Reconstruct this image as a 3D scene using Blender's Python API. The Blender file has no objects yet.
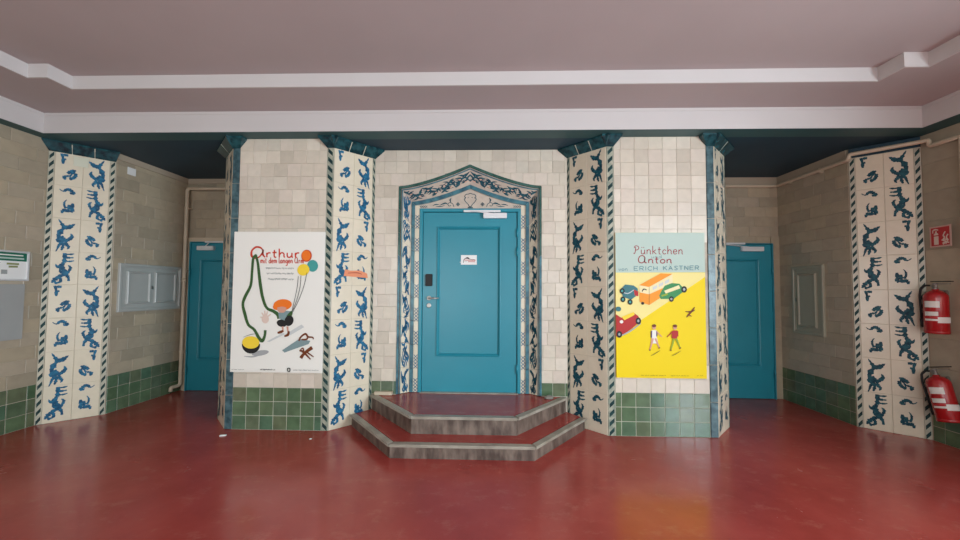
import bpy, bmesh, math, random
from mathutils import Vector, Matrix
random.seed(7)
SC = bpy.context.scene
COL = SC.collection

# ------------------------------------------------------------------ camera
EYE = Vector((0, 0, 1.46))
pitch, yaw, roll = map(math.radians, (2.251, 1.6508, 0.3601))
fw = Vector((-math.sin(yaw) * math.cos(pitch), math.cos(yaw) * math.cos(pitch), math.sin(pitch)))
r0 = Vector((math.cos(yaw), math.sin(yaw), 0)); u0 = r0.cross(fw)
rt = r0 * math.cos(roll) + u0 * math.sin(roll); up = -r0 * math.sin(roll) + u0 * math.cos(roll)
cd = bpy.data.cameras.new('camera'); cam = bpy.data.objects.new('camera', cd); COL.objects.link(cam)
cd.sensor_width = 36; cd.lens = 365 / 960 * 36; cd.shift_y = 5.5586 / 960; cd.clip_start = .05
cam.matrix_world = Matrix(((rt.x, up.x, -fw.x, EYE.x), (rt.y, up.y, -fw.y, EYE.y), (rt.z, up.z, -fw.z, EYE.z), (0, 0, 0, 1)))
SC.camera = cam

# ------------------------------------------------------------------ light
SC.view_settings.view_transform = 'Standard'; SC.view_settings.look = 'None'
SC.view_settings.gamma = 1; SC.view_settings.use_curve_mapping = False
SC.view_settings.exposure = 0.72
w = bpy.data.worlds.new('world'); SC.world = w; w.use_nodes = True
w.node_tree.nodes['Background'].inputs[0].default_value = (.75, .87, 1, 1)
w.node_tree.nodes['Background'].inputs[1].default_value = 1.0

def area(name, loc, direction, sx, sy, power, color):
    l = bpy.data.lights.new(name, 'AREA'); l.shape = 'RECTANGLE'; l.size = sx; l.size_y = sy
    l.energy = power; l.color = color
    o = bpy.data.objects.new(name, l); COL.objects.link(o); o.location = loc
    o.rotation_euler = Vector(direction).to_track_quat('-Z', 'Z').to_euler()
# daylight entering by the glazed street doors behind the camera and the tall side window
area('daylight_street_doors', (-1.9, -2.62, 1.45), (0, 1, 0), 2.9, 2.3, 50, (.97, 1.0, .95))
area('daylight_street_doors', (1.5, -2.62, 1.45), (0, 1, 0), 2.9, 2.3, 14, (.97, 1.0, .95))
area('daylight_side_window', (4.52, -1.15, 1.6), (-1, .05, 0), 2.4, 1.9, 360, (.78, .92, 1.0))

# ------------------------------------------------------------------ materials
def mat(name, col, rough=.5, metal=0, spec=.5, coat=0, bump=0, bscale=20, var=0, vscale=3, col2=None, rand=None, detail=4, stretch=None):
    m = bpy.data.materials.new(name); m.use_nodes = True
    nt = m.node_tree; b = nt.nodes['Principled BSDF']
    b.inputs['Roughness'].default_value = rough; b.inputs['Metallic'].default_value = metal
    b.inputs['Specular IOR Level'].default_value = spec; b.inputs['Coat Weight'].default_value = coat
    b.inputs['Coat Roughness'].default_value = .12
    b.inputs['Base Color'].default_value = (*col, 1)
    tc = nt.nodes.new('ShaderNodeTexCoord'); src = tc.outputs['Object']
    oi = nt.nodes.new('ShaderNodeObjectInfo')
    add = nt.nodes.new('ShaderNodeVectorMath'); add.operation = 'ADD'
    sc = nt.nodes.new('ShaderNodeVectorMath'); sc.operation = 'SCALE'; sc.inputs[3].default_value = 37.0
    cmb = nt.nodes.new('ShaderNodeCombineXYZ')
    for i in range(3): nt.links.new(oi.outputs['Random'], cmb.inputs[i])
    nt.links.new(cmb.outputs[0], sc.inputs[0]); nt.links.new(src, add.inputs[0]); nt.links.new(sc.outputs[0], add.inputs[1])
    src = add.outputs[0]
    if stretch:
        mp = nt.nodes.new('ShaderNodeMapping'); mp.inputs['Scale'].default_value = stretch
        nt.links.new(src, mp.inputs[0]); src = mp.outputs[0]
    color_out = None
    if rand:
        cr = nt.nodes.new('ShaderNodeValToRGB'); cr.color_ramp.interpolation = 'LINEAR'
        els = cr.color_ramp.elements
        while len(els) < len(rand): els.new(.5)
        for i, c in enumerate(rand):
            els[i].position = i / (len(rand) - 1); els[i].color = (*c, 1)
        nt.links.new(oi.outputs['Random'], cr.inputs[0]); color_out = cr.outputs[0]
    if var or col2:
        n = nt.nodes.new('ShaderNodeTexNoise'); n.inputs['Scale'].default_value = vscale; n.inputs['Detail'].default_value = detail
        nt.links.new(src, n.inputs['Vector'])
        mx = nt.nodes.new('ShaderNodeMix'); mx.data_type = 'RGBA'
        rm = nt.nodes.new('ShaderNodeMapRange'); rm.inputs[1].default_value = .35; rm.inputs[2].default_value = .65
        rm.inputs[3].default_value = 0; rm.inputs[4].default_value = 1
        nt.links.new(n.outputs[0], rm.inputs[0]); nt.links.new(rm.outputs[0], mx.inputs[0])
        if col2:
            mx.inputs[6].default_value = (*col, 1); mx.inputs[7].default_value = (*col2, 1)
        else:
            if color_out:
                g = nt.nodes.new('ShaderNodeMix'); g.data_type = 'RGBA'; g.blend_type = 'MULTIPLY'; g.inputs[0].default_value = 1
                nt.links.new(color_out, g.inputs[6]); g.inputs[7].default_value = (1 - var, 1 - var, 1 - var, 1)
                nt.links.new(color_out, mx.inputs[6]); nt.links.new(g.outputs[2], mx.inputs[7])
            else:
                mx.inputs[6].default_value = (*col, 1); mx.inputs[7].default_value = (*[c * (1 - var) for c in col], 1)
        color_out = mx.outputs[2]
    if color_out: nt.links.new(color_out, b.inputs['Base Color'])
    if bump:
        n2 = nt.nodes.new('ShaderNodeTexNoise'); n2.inputs['Scale'].default_value = bscale; n2.inputs['Detail'].default_value = 3
        nt.links.new(src, n2.inputs['Vector'])
        bp = nt.nodes.new('ShaderNodeBump'); bp.inputs['Strength'].default_value = bump; bp.inputs['Distance'].default_value = .01
        nt.links.new(n2.outputs[0], bp.inputs['Height']); nt.links.new(bp.outputs[0], b.inputs['Normal'])
    return m

CREAM = [(.63, .565, .465), (.60, .53, .435), (.68, .615, .515), (.62, .54, .455), (.55, .49, .40), (.67, .59, .50), (.59, .54, .45), (.71, .64, .535), (.61, .545, .44)]
BUFF = [(.45, .375, .265), (.41, .345, .25), (.48, .40, .285), (.43, .36, .265), (.37, .315, .23), (.46, .385, .29), (.40, .345, .255)]
GREEN = [(.085, .15, .08), (.11, .18, .095), (.10, .145, .085), (.125, .19, .10), (.08, .16, .10), (.145, .17, .10), (.105, .155, .08)]
M = dict(
    cream=mat('cream_glaze', CREAM[0], .28, bump=.12, bscale=9, var=.07, vscale=14, rand=CREAM),
    buff=mat('buff_glaze', BUFF[0], .32, bump=.12, bscale=9, var=.09, vscale=12, rand=BUFF),
    green=mat('green_glaze', GREEN[0], .16, bump=.12, bscale=9, var=.25, vscale=10, rand=GREEN),
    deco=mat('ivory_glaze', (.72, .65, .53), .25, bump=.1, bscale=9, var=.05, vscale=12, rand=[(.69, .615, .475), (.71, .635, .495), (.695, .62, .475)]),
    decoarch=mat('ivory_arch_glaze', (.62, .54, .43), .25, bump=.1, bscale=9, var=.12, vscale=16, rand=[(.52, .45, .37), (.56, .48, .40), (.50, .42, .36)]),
    blush=mat('pink_glaze', (.60, .36, .26), .3),
    blueink=mat('cobalt_paint', (.008, .065, .14), .45, spec=.2, col2=(.02, .16, .29), vscale=30),
    darkink=mat('dark_teal_paint', (.005, .035, .06), .45, spec=.2, col2=(.015, .10, .13), vscale=34),
    deco2=mat('dull_ivory_glaze', (.52, .48, .37), .3, col2=(.40, .39, .31), vscale=16),
    ropebase=mat('pale_green_glaze', (.42, .41, .32), .25, col2=(.22, .26, .21), vscale=16),
    ropeink=mat('rope_dark_paint', (.006, .025, .028), .5, spec=.2, col2=(.015, .055, .055), vscale=18),
    blueglaze=mat('mottled_blue_glaze', (.015, .05, .062), .34, col2=(.08, .155, .175), vscale=16, bump=.1, bscale=14),
    bandglaze=mat('blue_band_glaze', (.018, .085, .125), .3, col2=(.06, .20, .24), vscale=11),
    tealband=mat('green_teal_band_glaze', (.02, .075, .06), .2, col2=(.05, .13, .11), vscale=10),
    capglaze=mat('teal_cap_glaze', (.004, .025, .032), .14, col2=(.018, .085, .10), vscale=18, bump=.15, bscale=14),
    grout=mat('grout', (.50, .44, .36), .9, var=.25, vscale=8),
    groutg=mat('pale_grout', (.50, .50, .40), .9, var=.15, vscale=8),
    groutd=mat('ivory_grout', (.60, .53, .42), .9, var=.1, vscale=8),
    groutb=mat('buff_grout', (.40, .34, .26), .9, var=.2, vscale=8),
    ceil=mat('mauve_ceiling_paint', (.43, .37, .365), .8, var=.05, vscale=1.2, bump=.08, bscale=60),
    white=mat('white_paint', (.56, .53, .52), .6, var=.03, vscale=2),
    tealsoffit=mat('teal_soffit_paint', (.025, .09, .095), .5),
    navy=mat('dark_blue_ceiling_paint', (.010, .045, .072), .6, var=.15, vscale=2),
    door=mat('teal_door_paint', (.018, .24, .315), .33, var=.05, vscale=3, bump=.03, bscale=30),
    steel=mat('brushed_steel', (.36, .35, .33), .42, metal=1),
    alu=mat('aluminium_paint', (.72, .73, .74), .35, metal=.3),
    black=mat('black_plastic', (.008, .008, .009), .6),
    paper=mat('white_paper', (.80, .80, .78), .6),
    pipe=mat('cream_pipe_paint', (.60, .50, .37), .4, var=.08, vscale=6),
    hatch=mat('pale_grey_hatch_paint', (.42, .44, .42), .4, var=.05, vscale=4),
    hatchg=mat('green_grey_hatch_paint', (.34, .33, .25), .4, var=.05, vscale=4),
    greyboard=mat('grey_board_paint', (.36, .37, .36), .45, var=.06, vscale=3),
    curb=mat('worn_terrazzo_curb', (.20, .15, .12), .5, col2=(.07, .047, .037), vscale=16, bump=.3, bscale=40, detail=10, stretch=(1, 1, .35)),
    curbtop=mat('polished_curb_top', (.40, .36, .30), .38, col2=(.27, .235, .19), vscale=7, bump=.15, bscale=40, detail=8),
    red=mat('extinguisher_red', (.38, .008, .011), .22, coat=.4),
    signred=mat('sign_red', (.50, .02, .025), .45),
    label=mat('extinguisher_label', (.74, .72, .68), .45),
    brass=mat('brass', (.55, .4, .15), .35, metal=1),
    plaster=mat('beige_plaster', (.44, .36, .27), .8, var=.06, vscale=2),
    stone=mat('grey_stone', (.25, .23, .2), .8, var=.3, vscale=30),
    glass=mat('clear_cover', (.9, .92, .92), .08),
)

def floor_mat():
    m = bpy.data.materials.new('red_floor'); m.use_nodes = True; nt = m.node_tree; b = nt.nodes['Principled BSDF']
    tc = nt.nodes.new('ShaderNodeTexCoord')
    def noise(scale, detail, st=(1, 1, 1), rough=.5):
        mp = nt.nodes.new('ShaderNodeMapping'); mp.inputs['Scale'].default_value = st
        nt.links.new(tc.outputs['Object'], mp.inputs[0])
        n = nt.nodes.new('ShaderNodeTexNoise'); n.inputs['Scale'].default_value = scale; n.inputs['Detail'].default_value = detail
        n.inputs['Roughness'].default_value = rough
        nt.links.new(mp.outputs[0], n.inputs['Vector']); return n.outputs[0]
    def ramp(src, stops):
        cr = nt.nodes.new('ShaderNodeValToRGB'); e = cr.color_ramp.elements
        while len(e) < len(stops): e.new(.5)
        for i, (p, c) in enumerate(stops): e[i].position = p; e[i].color = (*c, 1)
        nt.links.new(src, cr.inputs[0]); return cr.outputs[0]
    base = ramp(noise(1.3, 8, rough=.65), [(.3, (.29, .036, .029)), (.5, (.365, .052, .042)), (.7, (.43, .072, .056))])
    scuff = ramp(noise(5, 10, (1, 1.6, 1), .75), [(.54, (0, 0, 0)), (.80, (1, 1, 1))])
    mx = nt.nodes.new('ShaderNodeMix'); mx.data_type = 'RGBA'
    nt.links.new(scuff, mx.inputs[0]); nt.links.new(base, mx.inputs[6]); mx.inputs[7].default_value = (.45, .13, .10, 1)
    nt.links.new(mx.outputs[2], b.inputs['Base Color'])
    rr = ramp(noise(2.2, 6), [(.3, (.16,) * 3), (.7, (.28,) * 3)])
    nt.links.new(rr, b.inputs['Roughness']); b.inputs['Specular IOR Level'].default_value = .5
    bp = nt.nodes.new('ShaderNodeBump'); bp.inputs['Strength'].default_value = .10; bp.inputs['Distance'].default_value = .01
    nt.links.new(noise(7, 5), bp.inputs['Height']); nt.links.new(bp.outputs[0], b.inputs['Normal'])
    return m
M['floor'] = floor_mat()

def brick_mat():   # tiled wall out of view behind the camera: tile courses too far round to be built
    m = bpy.data.materials.new('distant_tiling'); m.use_nodes = True; nt = m.node_tree; b = nt.nodes['Principled BSDF']
    tc = nt.nodes.new('ShaderNodeTexCoord'); mp = nt.nodes.new('ShaderNodeMapping'); mp.inputs['Rotation'].default_value = (math.radians(90), 0, math.radians(90))
    br = nt.nodes.new('ShaderNodeTexBrick'); br.inputs['Scale'].default_value = 1; br.inputs['Brick Width'].default_value = .29; br.inputs['Row Height'].default_value = .145
    br.inputs['Mortar Size'].default_value = .003
    br.inputs['Color1'].default_value = (.52, .44, .34, 1); br.inputs['Color2'].default_value = (.47, .40, .31, 1); br.inputs['Mortar'].default_value = (.33, .28, .22, 1)
    nt.links.new(tc.outputs['Object'], mp.inputs[0]); nt.links.new(mp.outputs[0], br.inputs[0]); nt.links.new(br.outputs[0], b.inputs['Base Color'])
    b.inputs['Roughness'].default_value = .35
    return m
M['distant'] = brick_mat()
_flat = {}
def flat(name, col, rough=.55):
    if name not in _flat: _flat[name] = mat(name, col, rough, spec=.2)
    return _flat[name]

# ------------------------------------------------------------------ helpers
TM = {}    # local matrices as set, so that children can be placed without a depsgraph update
def link(o, parent=None):
    COL.objects.link(o)
    if parent is not None: o.parent = parent
    return o
def obj(name, me, m, parent=None, mw=None, smooth=False):
    if isinstance(me, bmesh.types.BMesh):
        bm = me; me = bpy.data.meshes.new(name); bmesh.ops.recalc_face_normals(bm, faces=bm.faces)
        bm.to_mesh(me); bm.free()
    if m is not None and not me.materials: me.materials.append(m)
    if smooth:
        for p in me.polygons: p.use_smooth = True
    o = bpy.data.objects.new(name, me); link(o, parent)
    if mw is not None: o.matrix_local = mw; TM[o.name] = mw.copy()
    return o
def structure(o): o['kind'] = 'structure'; return o
def thing(name, label, cat, loc=(0, 0, 0), rot=None, group=None):
    o = bpy.data.objects.new(name, None); link(o); o.location = loc
    if rot is not None: o.matrix_world = rot
    o.empty_display_size = .05
    return tag(o, label, cat, group)
def tag(o, label, cat, group=None):
    o['label'] = label; o['category'] = cat
    if group: o['group'] = group
    return o

class Frame:
    """wall frame: a runs along the wall, b up, c out into the room"""
    def __init__(s, O, u):
        s.O = Vector(O); s.u = Vector(u).normalized(); s.v = Vector((0, 0, 1)); s.n = s.u.cross(s.v).normalized()
    def pt(s, a, b, c=0): return s.O + s.u * a + s.v * b + s.n * c
    def mw(s, a, b, c=0, tilt=0):
        o = s.pt(a, b, c); u, v, n = s.u, s.v, s.n
        m = Matrix(((u.x, v.x, n.x, o.x), (u.y, v.y, n.y, o.y), (u.z, v.z, n.z, o.z), (0, 0, 0, 1)))
        if tilt: m = m @ Matrix.Rotation(random.uniform(-tilt, tilt), 4, 'X') @ Matrix.Rotation(random.uniform(-tilt, tilt), 4, 'Y')
        return m
def box(bm, x0, x1, y0, y1, z0, z1):
    v = [bm.verts.new(p) for p in ((x0, y0, z0), (x1, y0, z0), (x1, y1, z0), (x0, y1, z0), (x0, y0, z1), (x1, y0, z1), (x1, y1, z1), (x0, y1, z1))]
    for f in ((3, 2, 1, 0), (4, 5, 6, 7), (0, 1, 5, 4), (1, 2, 6, 5), (2, 3, 7, 6), (3, 0, 4, 7)): bm.faces.new([v[i] for i in f])
def boxes(*bs):
    bm = bmesh.new()
    for b in bs: box(bm, *b)
    return bm
def bevbox(x0, x1, y0, y1, z0, z1, r=.004, seg=2):
    bm = boxes((x0, x1, y0, y1, z0, z1)); bmesh.ops.bevel(bm, geom=bm.edges[:], offset=r, segments=seg, affect='EDGES'); return bm
def area2(p): return sum(p[i][0] * p[(i + 1) % len(p)][1] - p[(i + 1) % len(p)][0] * p[i][1] for i in range(len(p)))
def prism_xy(bm, pts, z0, z1):
    a = [bm.verts.new((x, y, z0)) for x, y in pts]; b = [bm.verts.new((x, y, z1)) for x, y in pts]; n = len(pts)
    bm.faces.new(a[::-1]); bm.faces.new(b)
    for i in range(n): bm.faces.new((a[i], a[(i + 1) % n], b[(i + 1) % n], b[i]))
def poly_tile(pts, t=.008, c=.0025, j=0.0):
    """a tile of any outline in its own plane: x right, y up, z out; chamfered face"""
    if area2(pts) < 0: pts = pts[::-1]
    n = len(pts); bm = bmesh.new()
    def inset(d):
        out = []
        for i in range(n):
            p0, p1, p2 = Vector(pts[i - 1]), Vector(pts[i]), Vector(pts[(i + 1) % n])
            e1 = (p1 - p0).normalized(); e2 = (p2 - p1).normalized()
            n1 = Vector((-e1.y, e1.x)); n2 = Vector((-e2.y, e2.x)); m = n1 + n2
            m = m / max(.4, m.dot(n1)); out.append(p1 + m * d)
        return out
    p_a, p_c = inset(j), inset(j + c)
    A = [bm.verts.new((p.x, p.y, 0)) for p in p_a]; B = [bm.verts.new((p.x, p.y, t - c * .7)) for p in p_a]; C = [bm.verts.new((p.x, p.y, t)) for p in p_c]
    for i in range(n):
        k = (i + 1) % n
        bm.faces.new((A[i], A[k], B[k], B[i])); bm.faces.new((B[i], B[k], C[k], C[i]))
    bm.faces.new(C)
    return bm
_tc = {}
def tile(parent, F, a0, a1, b0, b1, m, c=0, name='tile', tilt=.004, gap=.0011, t=.005):
    w_, h_ = round(a1 - a0 - 2 * gap, 4), round(b1 - b0 - 2 * gap, 4)
    if w_ < .008 or h_ < .008: return None
    k = (w_, h_, m.name, t)
    if k not in _tc:
        me = bpy.data.meshes.new(name); bm = poly_tile([(-w_ / 2, -h_ / 2), (w_ / 2, -h_ / 2), (w_ / 2, h_ / 2), (-w_ / 2, h_ / 2)], t)
        bm.to_mesh(me); bm.free(); me.materials.append(m); _tc[k] = me
    o = bpy.data.objects.new(name, _tc[k]); link(o, parent); mw = F.mw((a0 + a1) / 2, (b0 + b1) / 2, c, tilt); o.matrix_local = mw; TM[o.name] = mw
    return o
def course(parent, F, a0, a1, b0, b1, tw, m, off=0, skip=None, gap=.0011, tilt=.004):
    x = a0 - off; k = 0
    while x < a1 - .012:
        l, r = max(x, a0), min(x + tw, a1)
        if a1 - r < .02: r = a1
        if r - l > .012 and not (skip and skip(l, r, b0, b1)): tile(parent, F, l, r, b0, b1, m, tilt=tilt, gap=gap)
        if r == a1: break
        x += tw; k += 1
def tiled(parent, F, a0, a1, top, tw, wm, gm, offs, rows_h=.1385, skip=None, dado=.433, goff=0, bottom=0, gw=.145):
    """green dado of three courses and pale courses above"""
    b = 0
    for i in range(3):
        lo, hi = max(b, bottom), b + .1443
        if hi > bottom + .02: course(parent, F, a0, a1, lo, hi, gw, gm, goff, skip, gap=.0028)
        b = hi
    i = 0
    while b < top - .02:
        hi = min(b + rows_h, top)
        if top - hi < .03: hi = top
        if b >= bottom - .001: course(parent, F, a0, a1, b, hi, tw, wm, offs(i), skip)
        b = hi; i += 1
def cat(pts, n=5):
    """Catmull-Rom through (x, y, w)"""
    if len(pts) < 3: return [tuple(p) for p in pts]
    P = [pts[0]] + list(pts) + [pts[-1]]; out = []
    for i in range(1, len(P) - 2):
        for s in range(n):
            t = s / n
            out.append(tuple(.5 * (2 * P[i][k] + (P[i + 1][k] - P[i - 1][k]) * t + (2 * P[i - 1][k] - 5 * P[i][k] + 4 * P[i + 1][k] - P[i + 2][k]) * t * t + (3 * P[i][k] - P[i - 1][k] - 3 * P[i + 1][k] + P[i + 2][k]) * t ** 3) for k in range(3)))
    out.append(tuple(P[-2])); return out
def ribbon(bm, pts, z=0, n=5, ragged=None):
    pts = cat(pts, n) if n else pts
    if ragged: pts = [(x, y, w_ * ragged.uniform(.62, 1.28)) for x, y, w_ in pts]
    L = []; R = []
    for i, (x, y, w_) in enumerate(pts):
        a = pts[max(0, i - 1)]; b = pts[min(len(pts) - 1, i + 1)]
        d = Vector((b[0] - a[0], b[1] - a[1]));  d = d.normalized() if d.length > 1e-9 else Vector((1, 0))
        h = max(w_, 1e-4) / 2; nx, ny = -d.y * h, d.x * h
        L.append(bm.verts.new((x + nx, y + ny, z))); R.append(bm.verts.new((x - nx, y - ny, z)))
    for i in range(len(L) - 1): bm.faces.new((R[i], R[i + 1], L[i + 1], L[i]))
def orient_up(bm):
    bmesh.ops.recalc_face_normals(bm, faces=bm.faces)
    for f in bm.faces:
        f.normal_update()
        if f.normal.z < 0: f.normal_flip()
def extrude_box_path(bm, pts, r, seg=10):
    """round tube through 3-D points with small rounded bends"""
    P = [Vector(p) for p in pts]; Q = [P[0]]
    for i in range(1, len(P) - 1):
        a = (P[i - 1] - P[i]); b = (P[i + 1] - P[i]); d = min(r * 1.8, a.length * .45, b.length * .45)
        s, e = P[i] + a.normalized() * d, P[i] + b.normalized() * d
        for k in range(5):
            t = k / 4; Q.append(s * (1 - t) ** 2 + P[i] * 2 * t * (1 - t) + e * t * t)
    Q.append(P[-1]); rings = []; prev = None
    for i, q in enumerate(Q):
        d = (Q[min(i + 1, len(Q) - 1)] - Q[max(i - 1, 0)]).normalized()
        ref = prev if prev is not None else (Vector((0, 0, 1)) if abs(d.z) < .9 else Vector((1, 0, 0)))
        x = d.cross(ref)
        if x.length < 1e-4: x = d.cross(Vector((1, .3, 0)))
        x.normalize(); y = x.cross(d).normalized(); prev = y
        rings.append([bm.verts.new(q + x * r * math.cos(2 * math.pi * k / seg) + y * r * math.sin(2 * math.pi * k / seg)) for k in range(seg)])
    for i in range(len(rings) - 1):
        for k in range(seg): bm.faces.new((rings[i][k], rings[i][(k + 1) % seg], rings[i + 1][(k + 1) % seg], rings[i + 1][k]))
    bm.faces.new(rings[0][::-1]); bm.faces.new(rings[-1])
def tube(pts, r, seg=10):
    bm = bmesh.new(); extrude_box_path(bm, pts, r, seg); return bm
def lathe(prof, seg=28):
    bm = bmesh.new(); rings = []
    for r, z in prof:
        rings.append([bm.verts.new((r * math.cos(2 * math.pi * k / seg), r * math.sin(2 * math.pi * k / seg), z)) for k in range(seg)])
    for i in range(len(rings) - 1):
        for k in range(seg): bm.faces.new((rings[i][k], rings[i][(k + 1) % seg], rings[i + 1][(k + 1) % seg], rings[i + 1][k]))
    bm.faces.new(rings[0][::-1]); bm.faces.new(rings[-1]); return bm
def rect_ring(x0, x1, y0, y1, prof):
    """mitred frame in its own plane; prof = list of (inset, height)"""
    bm = bmesh.new(); rings = []
    for d, h in prof:
        rings.append([bm.verts.new(p) for p in ((x0 + d, y0 + d, h), (x1 - d, y0 + d, h), (x1 - d, y1 - d, h), (x0 + d, y1 - d, h))])
    for i in range(len(rings) - 1):
        for k in range(4): bm.faces.new((rings[i][k], rings[i][(k + 1) % 4], rings[i + 1][(k + 1) % 4], rings[i + 1][k]))
    return bm

# ------------------------------------------------------------------ plan of the hall (metres)
XC = -.235; YF = 3.775; YW = 4.11; YB = 5.17
XL, XR = -4.81, 4.395          # near side walls
XLA, XRA = -4.44, 4.00         # alcove side walls
H1, H2, H3 = 3.06, 3.27, 3.39
YR = -2.6
pier = lambda s, k: XC + s * k  # s = -1 left, 1 right
KI, KO, KIE, KOE = 1.43, 2.52, 1.095, 2.82   # half distances: inner corner, outer corner, inner end, outer end

# floor
structure(obj('floor', boxes((-5.2, 4.8, YR - .3, YB + .4, -.12, 0)), M['floor']))

# ceilings: high field, lower margin, white risers, teal soffit strip, dark alcove ceiling
bm = boxes((-5.2, 4.8, YR - .3, 3.4, H3, H3 + .1)); structure(obj('ceiling', bm, M['ceil']))
def path_slab(name, pts_in, pts_out, z0, z1, m):
    """flat strip between two open polylines (same count), from z0 to z1"""
    bm = bmesh.new()
    for i in range(len(pts_in) - 1): prism_xy(bm, [pts_in[i], pts_in[i + 1], pts_out[i + 1], pts_out[i]], z0, z1)
    return structure(obj(name, bm, m))
rin = [(-4.01, YR), (-4.01, 2.97), (-3.83, 2.97), (-3.83, 3.155), (3.31, 3.155), (3.31, 2.955), (3.50, 2.955), (3.50, YR)]
def off(pts, d):
    out = []
    for i, p in enumerate(pts):
        a = Vector(pts[max(0, i - 1)]); b = Vector(p); c = Vector(pts[min(len(pts) - 1, i + 1)])
        e1 = (b - a).normalized() if i else (c - b).normalized(); e2 = (c - b).normalized() if i < len(pts) - 1 else e1
        n1 = Vector((-e1.y, e1.x)); n2 = Vector((-e2.y, e2.x)); m = n1 + n2; m = m / max(.3, m.dot(n1)); q = b + m * d; out.append((q.x, q.y))
    return out
XBL, XBR, YBM = -4.655, 4.18, 3.60
bo = [(XBL, YR), (XBL, 2.97), (XBL, 3.0), (XBL, YBM), (XBR, YBM), (XBR, 3.0), (XBR, 2.97), (XBR, YR)]
rb = off(rin, .015)
path_slab('ceiling_margin', rb, off(bo, .02), H2, H2 + .1, M['ceil'])
path_slab('trim_1', rin, rb, H2 - .0005, H3 + .01, M['white'])        # white riser under the high field
bo2 = [(XBL, YR), (XBL, YBM), (XBR, YBM), (XBR, YR)]
path_slab('trim_2', bo2, off(bo2, .02), H1, H2 + .02, M['white'])      # white fascia
path_slab('trim_3', off(bo2, -.006), off(bo2, .0), H2 - .028, H2, M['white'])   # thin bead at its top
bo3 = off(bo2, .02)
path_slab('trim_4', off(bo2, .004), [(-5.2, YR), (-5.2, 3.80), (4.8, 3.80), (4.8, YR)], H1 - .0015, H1 + .1, M['tealsoffit'])
structure(obj('ceiling_alcove', boxes((-5.2, 4.8, 3.80, YB + .4, H1, H1 + .1)), M['navy']))

# ------------------------------------------------------------------ painted motifs (shared by every decorated face)
def strokes(defs, cx, sx, y0, sy, wk, W, Hh, mirror):
    bm = bmesh.new()
    for si, s in enumerate(defs):
        pts = []
        for p in s:
            x = (p[0] - cx) / sx * W * (-1 if mirror else 1); y = (.5 - (p[1] - y0) / sy) * Hh
            pts.append((x, y, (p[2] if len(p) > 2 else 14) * wk * 1.45))
        ribbon(bm, pts, si * .00012, 5, random.Random(si + 3))
    orient_up(bm); return bm
D_A = [[(68, 52, 4), (85, 75, 16), (110, 105, 30), (135, 112, 30), (165, 95, 26), (192, 78, 3)],
       [(125, 108, 22), (92, 135, 28), (74, 170, 26), (78, 205, 32), (92, 228, 30)],
       [(60, 140, 6), (84, 150, 18), (96, 165, 20)], [(90, 218, 26), (120, 214, 26), (150, 202, 24), (172, 178, 22), (162, 155, 4)],
       [(98, 228, 22), (80, 250, 20), (70, 275, 14), (58, 300, 3)], [(112, 225, 22), (108, 260, 20), (98, 288, 10)],
       [(125, 225, 22), (138, 245, 22), (152, 262, 18), (140, 278, 4)], [(88, 180, 30), (100, 200, 34), (96, 222, 30)]]
D_B = [[(112, 292, 24), (112, 330, 26), (108, 366, 24)], [(105, 300, 16), (150, 300, 14), (182, 294, 6)], [(108, 326, 14), (150, 326, 14), (178, 324, 7)],
       [(108, 352, 16), (148, 354, 14), (184, 348, 6)], [(110, 366, 22), (86, 386, 26), (64, 402, 22), (48, 376, 3)],
       [(88, 384, 30), (108, 420, 30), (128, 455, 26), (146, 480, 22), (150, 506, 12)], [(140, 384, 8), (158, 400, 18), (150, 425, 20), (126, 450, 24)],
       [(120, 455, 26), (85, 468, 24), (58, 486, 26), (38, 508, 22), (26, 520, 8)], [(66, 476, 18), (90, 492, 20), (84, 514, 18), (46, 522, 20)],
       [(88, 400, 14), (84, 430, 20), (110, 448, 18)]]
D_F = [[(312, 60, 20), (345, 59, 20), (370, 62, 20)], [(356, 62, 20), (350, 95, 18), (348, 130, 14)], [(326, 92, 14), (350, 94, 14)],
       [(248, 168, 6), (262, 172, 24), (286, 182, 26), (312, 200, 20)], [(250, 190, 22), (252, 212, 26), (272, 232, 28), (298, 238, 24)],
       [(262, 180, 18), (284, 206, 12), (296, 222, 16)], [(300, 218, 18), (322, 222, 16), (344, 232, 18)], [(336, 222, 22), (332, 238, 20), (326, 250, 12)]]
D_E = [[(226, 346, 18), (242, 330, 26), (264, 316, 24), (288, 316, 20), (302, 330, 14), (322, 330, 8), (340, 318, 4)], [(228, 346, 14), (248, 345, 14), (262, 336, 8)],
       [(236, 418, 12), (238, 445, 20), (236, 482, 20)], [(232, 482, 18), (262, 480, 24), (292, 478, 26), (314, 478, 22)], [(312, 480, 22), (312, 502, 18)],
       [(282, 394, 3), (298, 416, 12), (298, 442, 14), (284, 462, 20)], [(262, 432, 18), (264, 460, 26)], [(244, 460, 16), (276, 462, 18)]]
def motif_mesh(kind, mirror, W, Hh):
    d, cx, y0 = dict(A=(D_A, 122, 45), B=(D_B, 108, 282), F=(D_F, 305, 45), E=(D_E, 280, 290))[kind]
    mir = mirror if kind in 'AB' else not mirror
    bm = strokes(d, cx, 205, y0, 248, W / 205 * 1.05, W * 1.1, Hh * .98, mir)
    me = bpy.data.meshes.new('painted_motif'); bm.to_mesh(me); bm.free(); return me
_mm = {}
def motif(parent, F, a, b, kind, mirror, W, Hh, ink):
    k = (kind, mirror, round(W, 3), ink.name)
    if k not in _mm:
        _mm[k] = motif_mesh(kind, mirror, W, Hh); _mm[k].materials.append(ink)
    o = bpy.data.objects.new('painted_motif', _mm[k]); link(o, parent)
    o.matrix_local = TM[parent.name].inverted() @ F.mw(a, b, .0060)
    return o
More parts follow.
